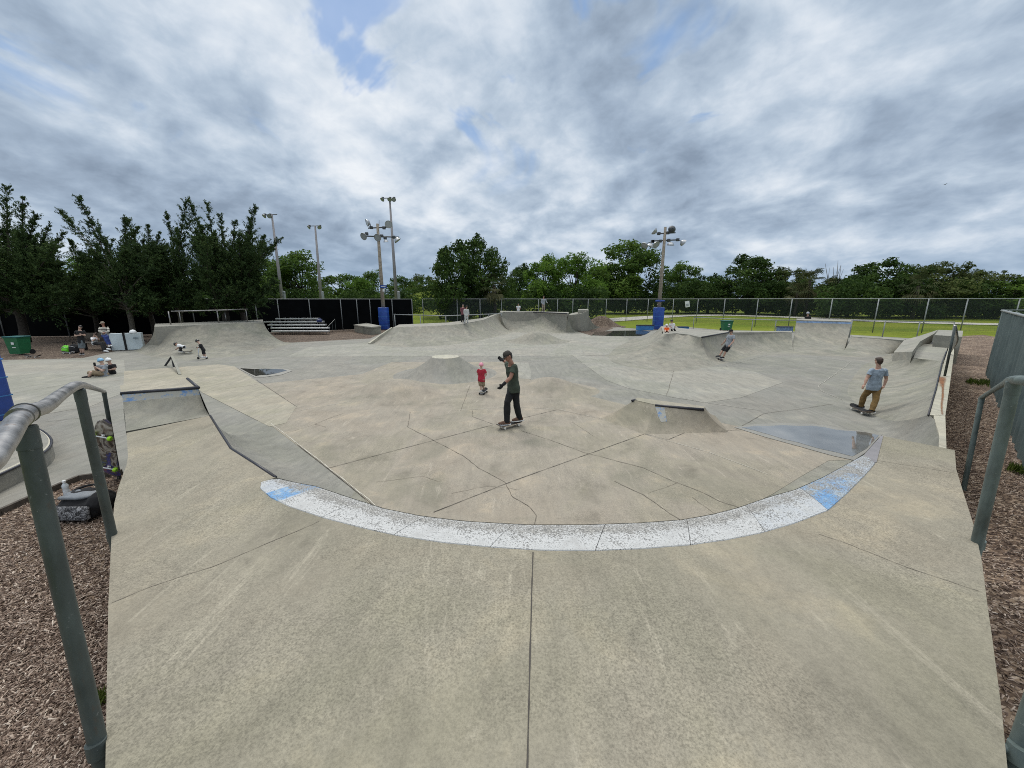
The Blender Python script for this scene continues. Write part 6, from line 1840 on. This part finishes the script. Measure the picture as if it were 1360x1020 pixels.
person('rider in a grey helmet waiting behind the blue lipped wall', Yw,
       {'hd':(1073.0,416.4), 'nk':(1072.8,418.8), 'shL':(1070.0,420.6), 'shR':(1075.8,420.6), 'elL':(1069.4,425.0), 'wrL':(1070.8,428.6), 'elR':(1076.4,425.0), 'wrR':(1075.0,428.6),
        'pv':(1072.8,430.0), 'knL':(1071.4,436.4), 'anL':(1071.4,442.6), 'toL':(1071.0,443.2,-0.15), 'knR':(1074.4,436.4), 'anR':(1074.4,442.6), 'toR':(1074.2,443.2,-0.15)},
       0.86, (-0.5,-1,0), M['black'], M['black'], 1.9, 2.0, M['shoe_black'], None, M['greyshell'], None, 'skin', 0.018)
# seated group at the left
Yg = W(108, 471).y
person('adult in black tee and grey shorts standing with arms folded beside the neon bag', Yg,
       {'hd':(106.4,434.6), 'nk':(105.8,437.4), 'shL':(101.0,440.2), 'shR':(111.2,440.0), 'elL':(99.6,446.0), 'wrL':(105.6,445.2,-0.22), 'elR':(112.6,445.6), 'wrR':(108.2,444.2,-0.24),
        'pv':(108.0,453.4), 'knL':(107.4,462.4), 'anL':(107.8,469.2), 'toL':(106.8,471.0,-0.15), 'knR':(110.2,462.4), 'anR':(110.6,469.0), 'toR':(111.0,470.8,-0.15)},
       0.90, (0.35,-1,-0.3), M['tee_black'], M['shorts_grey'], 0.6, 1.0, M['shoe_black'], M['hair_dark'], None, None, 'skin_pale', 0.013)
Ys = W(126, 466).y
person('person in white top and black trousers lounging on the bench with a drink', Ys,
       {'hd':(126.6,444.0,0.1), 'nk':(124.8,447.0,0.15), 'shL':(121.8,449.2,0.1), 'shR':(128.6,449.4,0.1), 'elL':(123.8,453.0,-0.15), 'wrL':(127.2,449.6,-0.22), 'elR':(131.8,451.4,-0.1), 'wrR':(129.2,448.2,-0.2),
        'pv':(126.2,456.2,0.15), 'knL':(136.8,455.6,-0.35), 'anL':(141.6,463.4,-0.45), 'toL':(146.6,464.2,-0.55), 'knR':(134.6,456.8,-0.45), 'anR':(138.4,466.2,-0.6), 'toR':(143.6,467.4,-0.7)},
       0.88, (0.5,-1,-0.2), M['tee_white'], M['black'], 0.7, 2.0, M['white'], M['hair'], None, None, 'skin_pale', 0.013)
person('person in striped jumper and blue jeans sitting on the end of the storage box', Ys + 0.25,
       {'hd':(136.4,429.6), 'nk':(137.4,433.0), 'shL':(132.6,435.4), 'shR':(143.2,435.2), 'elL':(132.0,440.2,-0.12), 'wrL':(137.4,442.0,-0.28), 'elR':(144.2,440.2,-0.12), 'wrR':(139.8,441.8,-0.28),
        'pv':(139.0,445.8), 'knL':(138.8,447.8,-0.42), 'anL':(143.8,457.8,-0.50), 'toL':(145.2,460.8,-0.6), 'knR':(143.0,447.4,-0.40), 'anR':(146.6,457.6,-0.42), 'toR':(148.4,460.2,-0.5)},
       0.90, (-0.3,-1,-0.4), M['stripes'], M['jeans'], 1.9, 2.0, M['white'], None, None, M['tan_cloth'], 'skin_tan', 0.013, base_z=0.0)
# pair sitting on the concrete
Yp = W(137, 499.5).y
person('child in sky blue helmet and grey tee sitting on the ground holding a phone', Yp,
       {'hd':(134.0,479.6), 'nk':(135.6,482.6), 'shL':(130.4,485.6,0.05), 'shR':(141.2,485.4,-0.05), 'elL':(127.6,491.2,-0.05), 'wrL':(125.8,486.4,-0.12), 'hnL':(125.4,482.8,-0.12), 'elR':(136.4,492.6,-0.16), 'wrR':(128.8,488.4,-0.2),
        'pv':(138.6,497.0), 'knL':(118.2,495.2,-0.02), 'anL':(121.0,499.4,-0.1), 'toL':(115.2,500.4,-0.2), 'knR':(121.4,494.6,-0.28), 'anR':(117.6,500.6,-0.3), 'toR':(110.6,502.0,-0.36)},
       0.86, (-0.8,0.5,-0.1), M['tee_grey'], M['shorts_beige'], 0.7, 1.0, M['shoe_black'], None, M['skyblue'], None, 'skin_pale', 0.011)
t = thing('mobile_phone', 'black phone held up by the child in the sky blue helmet', 'phone', D(125.6,484.0,Yp-0.14))
b = MB(); b.rbox(D(125.6,484.0,Yp-0.14), (0.075,0.012,0.15), 0.005, Matrix.Rotation(0.3,3,'Z')); b.build('case', M['black'], t)
person('child in white helmet and black tee sitting against the one in sky blue helmet', Yp + 0.42,
       {'hd':(144.2,479.2), 'nk':(145.6,482.0), 'shL':(141.4,484.6,0.1), 'shR':(151.6,484.6,-0.05), 'elL':(138.6,489.6,0.1), 'wrL':(133.0,489.6,0.1), 'elR':(152.6,490.0,-0.1), 'wrR':(146.6,491.0,-0.15),
        'pv':(148.6,494.4), 'knL':(132.0,489.6,0.18), 'anL':(130.0,496.0,0.2), 'toL':(124.6,497.0,0.2), 'knR':(135.0,490.0,-0.05), 'anR':(131.6,496.4,0.0), 'toR':(126.0,497.4,0.0)},
       0.86, (-0.8,0.6,-0.1), M['tee_black'], M['black'], 0.7, 2.0, M['shoe_black'], None, M['white'], None, 'skin_pale', 0.011)
# on the bleachers
Yk = Yb + 4*0.62
person('person in pale blue clothes and pale cap sitting on the bleachers', Yk,
       {'hd':(358.6,421.4), 'nk':(358.2,423.4), 'shL':(355.6,424.8), 'shR':(361.2,424.8), 'elL':(355.0,428.0,-0.1), 'wrL':(357.2,429.2,-0.3), 'elR':(362.2,428.0,-0.1), 'wrR':(360.6,429.2,-0.3),
        'pv':(358.4,430.0,0.1), 'knL':(356.6,430.2,-0.45), 'anL':(357.0,436.4,-0.5), 'toL':(356.6,437.2,-0.65), 'knR':(360.6,430.2,-0.45), 'anR':(360.8,436.4,-0.5), 'toR':(360.8,437.2,-0.65)},
       0.84, (0.1,-1,-0.3), M['lightblue_cloth'], M['lightblue_cloth'], 1.9, 2.0, M['white'], M['hair_dark'], None, M['white'], 'skin_pale', 0.018, base_z=0.0)
# loose boards
lb = W(150,637); lt = D(135.5,559,lb.y - 0.30)
vdir = (lt - lb).normalized(); toward = Vector((0.2,-0.98,0.1)); 
upv = -(toward - vdir*toward.dot(vdir)).normalized()
skateboard('longboard with a patterned underside and lime wheels leaning on the left handrail', lb + Vector((0,0,0.02)), lt, M['graphic'], M['wheel_green'], 0.235, upv, 0.036)
q = W(92,469.6); skateboard('white skateboard lying upside down on the mulch below the neon bag', q + Vector((-0.36,0.0,0.09)), q + Vector((0.36,-0.06,0.09)), M['white'], M['white'], 0.2)
q = W(44,475); skateboard('dark skateboard lying on the mulch edge in front of the far left bin', q + Vector((-0.42,0.02,0.09)), q + Vector((0.42,-0.02,0.09)), M['darksteel'], M['wheel_white'], 0.2)
# a gull far off
t = thing('bird', 'tiny dark bird flying high on the right', 'bird', D(1255,245,150))
b = MB(); c = D(1255,245,150)
b.tube([c + Vector((-.35,0,0)), c + Vector((0,0,.02)), c + Vector((.35,0,.03))], [0.03,0.11,0.04], 8)
for s in (-1, 1): b.add([c + Vector((-.1,0,.03)), c + Vector((.18,0,.03)), c + Vector((.05,s*0.75,.22)), c + Vector((-.08,s*0.7,.22)), c + Vector((-.1,0,.0)), c + Vector((.18,0,.0)), c + Vector((.05,s*0.75,.2)), c + Vector((-.08,s*0.7,.2))], [(0,1,2,3),(7,6,5,4),(0,4,5,1),(1,5,6,2),(2,6,7,3),(3,7,4,0)])
b.build('body', M['lampback'], t, smooth=True)
# ------------------------------------------------------------------ sky and light
SKY_ROT, SKY_LOC, ZEN = 36.94, (10.25, 10.1, 0.0), 2.5
SUN_EL, SUN_AZ = R(50), R(-22)          # azimuth from +Y towards +X
wd = bpy.data.worlds.new('World'); scene.world = wd; wd.use_nodes = True
nt = wd.node_tree; bg = nt.nodes['Background']; bg.inputs['Strength'].default_value = 0.1
sky = nt.nodes.new('ShaderNodeTexSky'); sky.sky_type = 'NISHITA'; sky.sun_disc = False
sky.sun_elevation = SUN_EL; sky.sun_rotation = SUN_AZ; sky.air_density = 1.2; sky.dust_density = 1.0; sky.ozone_density = 1.5
tc = nt.nodes.new('ShaderNodeTexCoord').outputs['Generated']
sx = nt.nodes.new('ShaderNodeSeparateXYZ'); nt.links.new(tc, sx.inputs[0])
def prm(a, b, v):
    n = nt.nodes.new('ShaderNodeMapRange'); n.interpolation_type = 'SMOOTHSTEP'; n.inputs[1].default_value = a; n.inputs[2].default_value = b; nt.links.new(v, n.inputs[0]); return n.outputs[0]
zc = math_(nt, 'ADD', math_(nt, 'MAXIMUM', sx.outputs[2], 0.0), 0.36)
cb_ = nt.nodes.new('ShaderNodeCombineXYZ')
nt.links.new(math_(nt, 'DIVIDE', sx.outputs[0], zc), cb_.inputs[0]); nt.links.new(math_(nt, 'DIVIDE', sx.outputs[1], zc), cb_.inputs[1])
mp = nt.nodes.new('ShaderNodeMapping'); nt.links.new(cb_.outputs[0], mp.inputs['Vector'])
mp.inputs['Rotation'].default_value = (0, 0, R(SKY_ROT)); mp.inputs['Scale'].default_value = (1.0, 0.95, 1); mp.inputs['Location'].default_value = SKY_LOC
P_ = mp.outputs[0]
big = noise(nt, P_, 1.25, 2, 0.5, 0.2)
med = noise(nt, P_, 3.6, 5, 0.50, 0.25)
fin = noise(nt, P_, 9.5, 8, 0.60, 0.25)
sunv = nt.nodes.new('ShaderNodeVectorMath'); sunv.operation = 'DOT_PRODUCT'; nt.links.new(tc, sunv.inputs[0])
sunv.inputs[1].default_value = (math.sin(SUN_AZ)*math.cos(SUN_EL), math.cos(SUN_AZ)*math.cos(SUN_EL), math.sin(SUN_EL))
glow = prm(0.55, 1.0, sunv.outputs['Value'])
d = math_(nt, 'ADD', math_(nt, 'MULTIPLY', big, 0.40), math_(nt, 'ADD', math_(nt, 'MULTIPLY', med, 0.43), math_(nt, 'MULTIPLY', fin, 0.17)))
d = math_(nt, 'ADD', d, math_(nt, 'MULTIPLY', glow, 0.012))
cl = ramp(nt, d, [(0.395, (0.255,0.325,0.425)), (0.46, (0.365,0.455,0.575)), (0.515, (0.49,0.585,0.70)), (0.57, (0.66,0.735,0.825)), (0.64, (0.86,0.90,0.945))])
# thin openings to the blue
hole = noise(nt, P_, 2.7, 5, 0.55, 0.5)
hole = math_(nt, 'ADD', hole, math_(nt, 'MULTIPLY', glow, 0.055))
hf = math_(nt, 'MULTIPLY', prm(0.60, 0.68, hole), prm(0.20, 0.40, sx.outputs[2]))
sky10 = mixc(nt, 1.0, sky.outputs[0], (0.1, 0.1, 0.1), 'MULTIPLY')
blue = mixc(nt, 0.7, sky10, (0.17, 0.35, 0.68))
col = mixc(nt, math_(nt, 'MULTIPLY', hf, 0.85), cl, blue)
# quieter, bluer layer low down
hz_ = math_(nt, 'SUBTRACT', 1.0, prm(0.0, 0.19, sx.outputs[2]))
low = ramp(nt, d, [(0.40, (0.29,0.40,0.54)), (0.52, (0.41,0.52,0.66)), (0.62, (0.66,0.74,0.83))])
col = mixc(nt, math_(nt, 'MULTIPLY', hz_, 0.85), col, low)
# an overcast sky is brighter and whiter overhead
zz = prm(0.54, 0.95, sx.outputs[2])
col = mixc(nt, math_(nt, 'MULTIPLY', zz, 0.75), col, (0.66, 0.63, 0.58))
zen = math_(nt, 'ADD', 1.0, math_(nt, 'MULTIPLY', zz, ZEN))
v = nt.nodes.new('ShaderNodeVectorMath'); v.operation = 'SCALE'
nt.links.new(col, v.inputs[0]); nt.links.new(math_(nt, 'MULTIPLY', zen, 10.0), v.inputs['Scale'])
nt.links.new(v.outputs[0], bg.inputs['Color'])
sd_ = bpy.data.lights.new('sun', 'SUN'); so = bpy.data.objects.new('sun', sd_); COL.objects.link(so)
sd_.energy = 1.4; sd_.angle = R(16); sd_.color = (1.0, 0.965, 0.90)
dirv = Vector((math.sin(SUN_AZ)*math.cos(SUN_EL), math.cos(SUN_AZ)*math.cos(SUN_EL), math.sin(SUN_EL)))
so.rotation_euler = dirv.to_track_quat('Z', 'Y').to_euler(); so.location = dirv * 50
scene.render.engine = 'CYCLES'
scene.cycles.use_denoising = False
scene.cycles.filter_width = 1.0
try: scene.cycles.denoiser = 'OPENIMAGEDENOISE'
except Exception: pass
scene.cycles.max_bounces = 6; scene.cycles.transparent_max_bounces = 16
scene.cycles.use_adaptive_sampling = False
vs_ = scene.view_settings
vs_.view_transform = 'Standard'; vs_.look = 'None'; vs_.exposure = 0.0; vs_.gamma = 1.0; vs_.use_curve_mapping = False
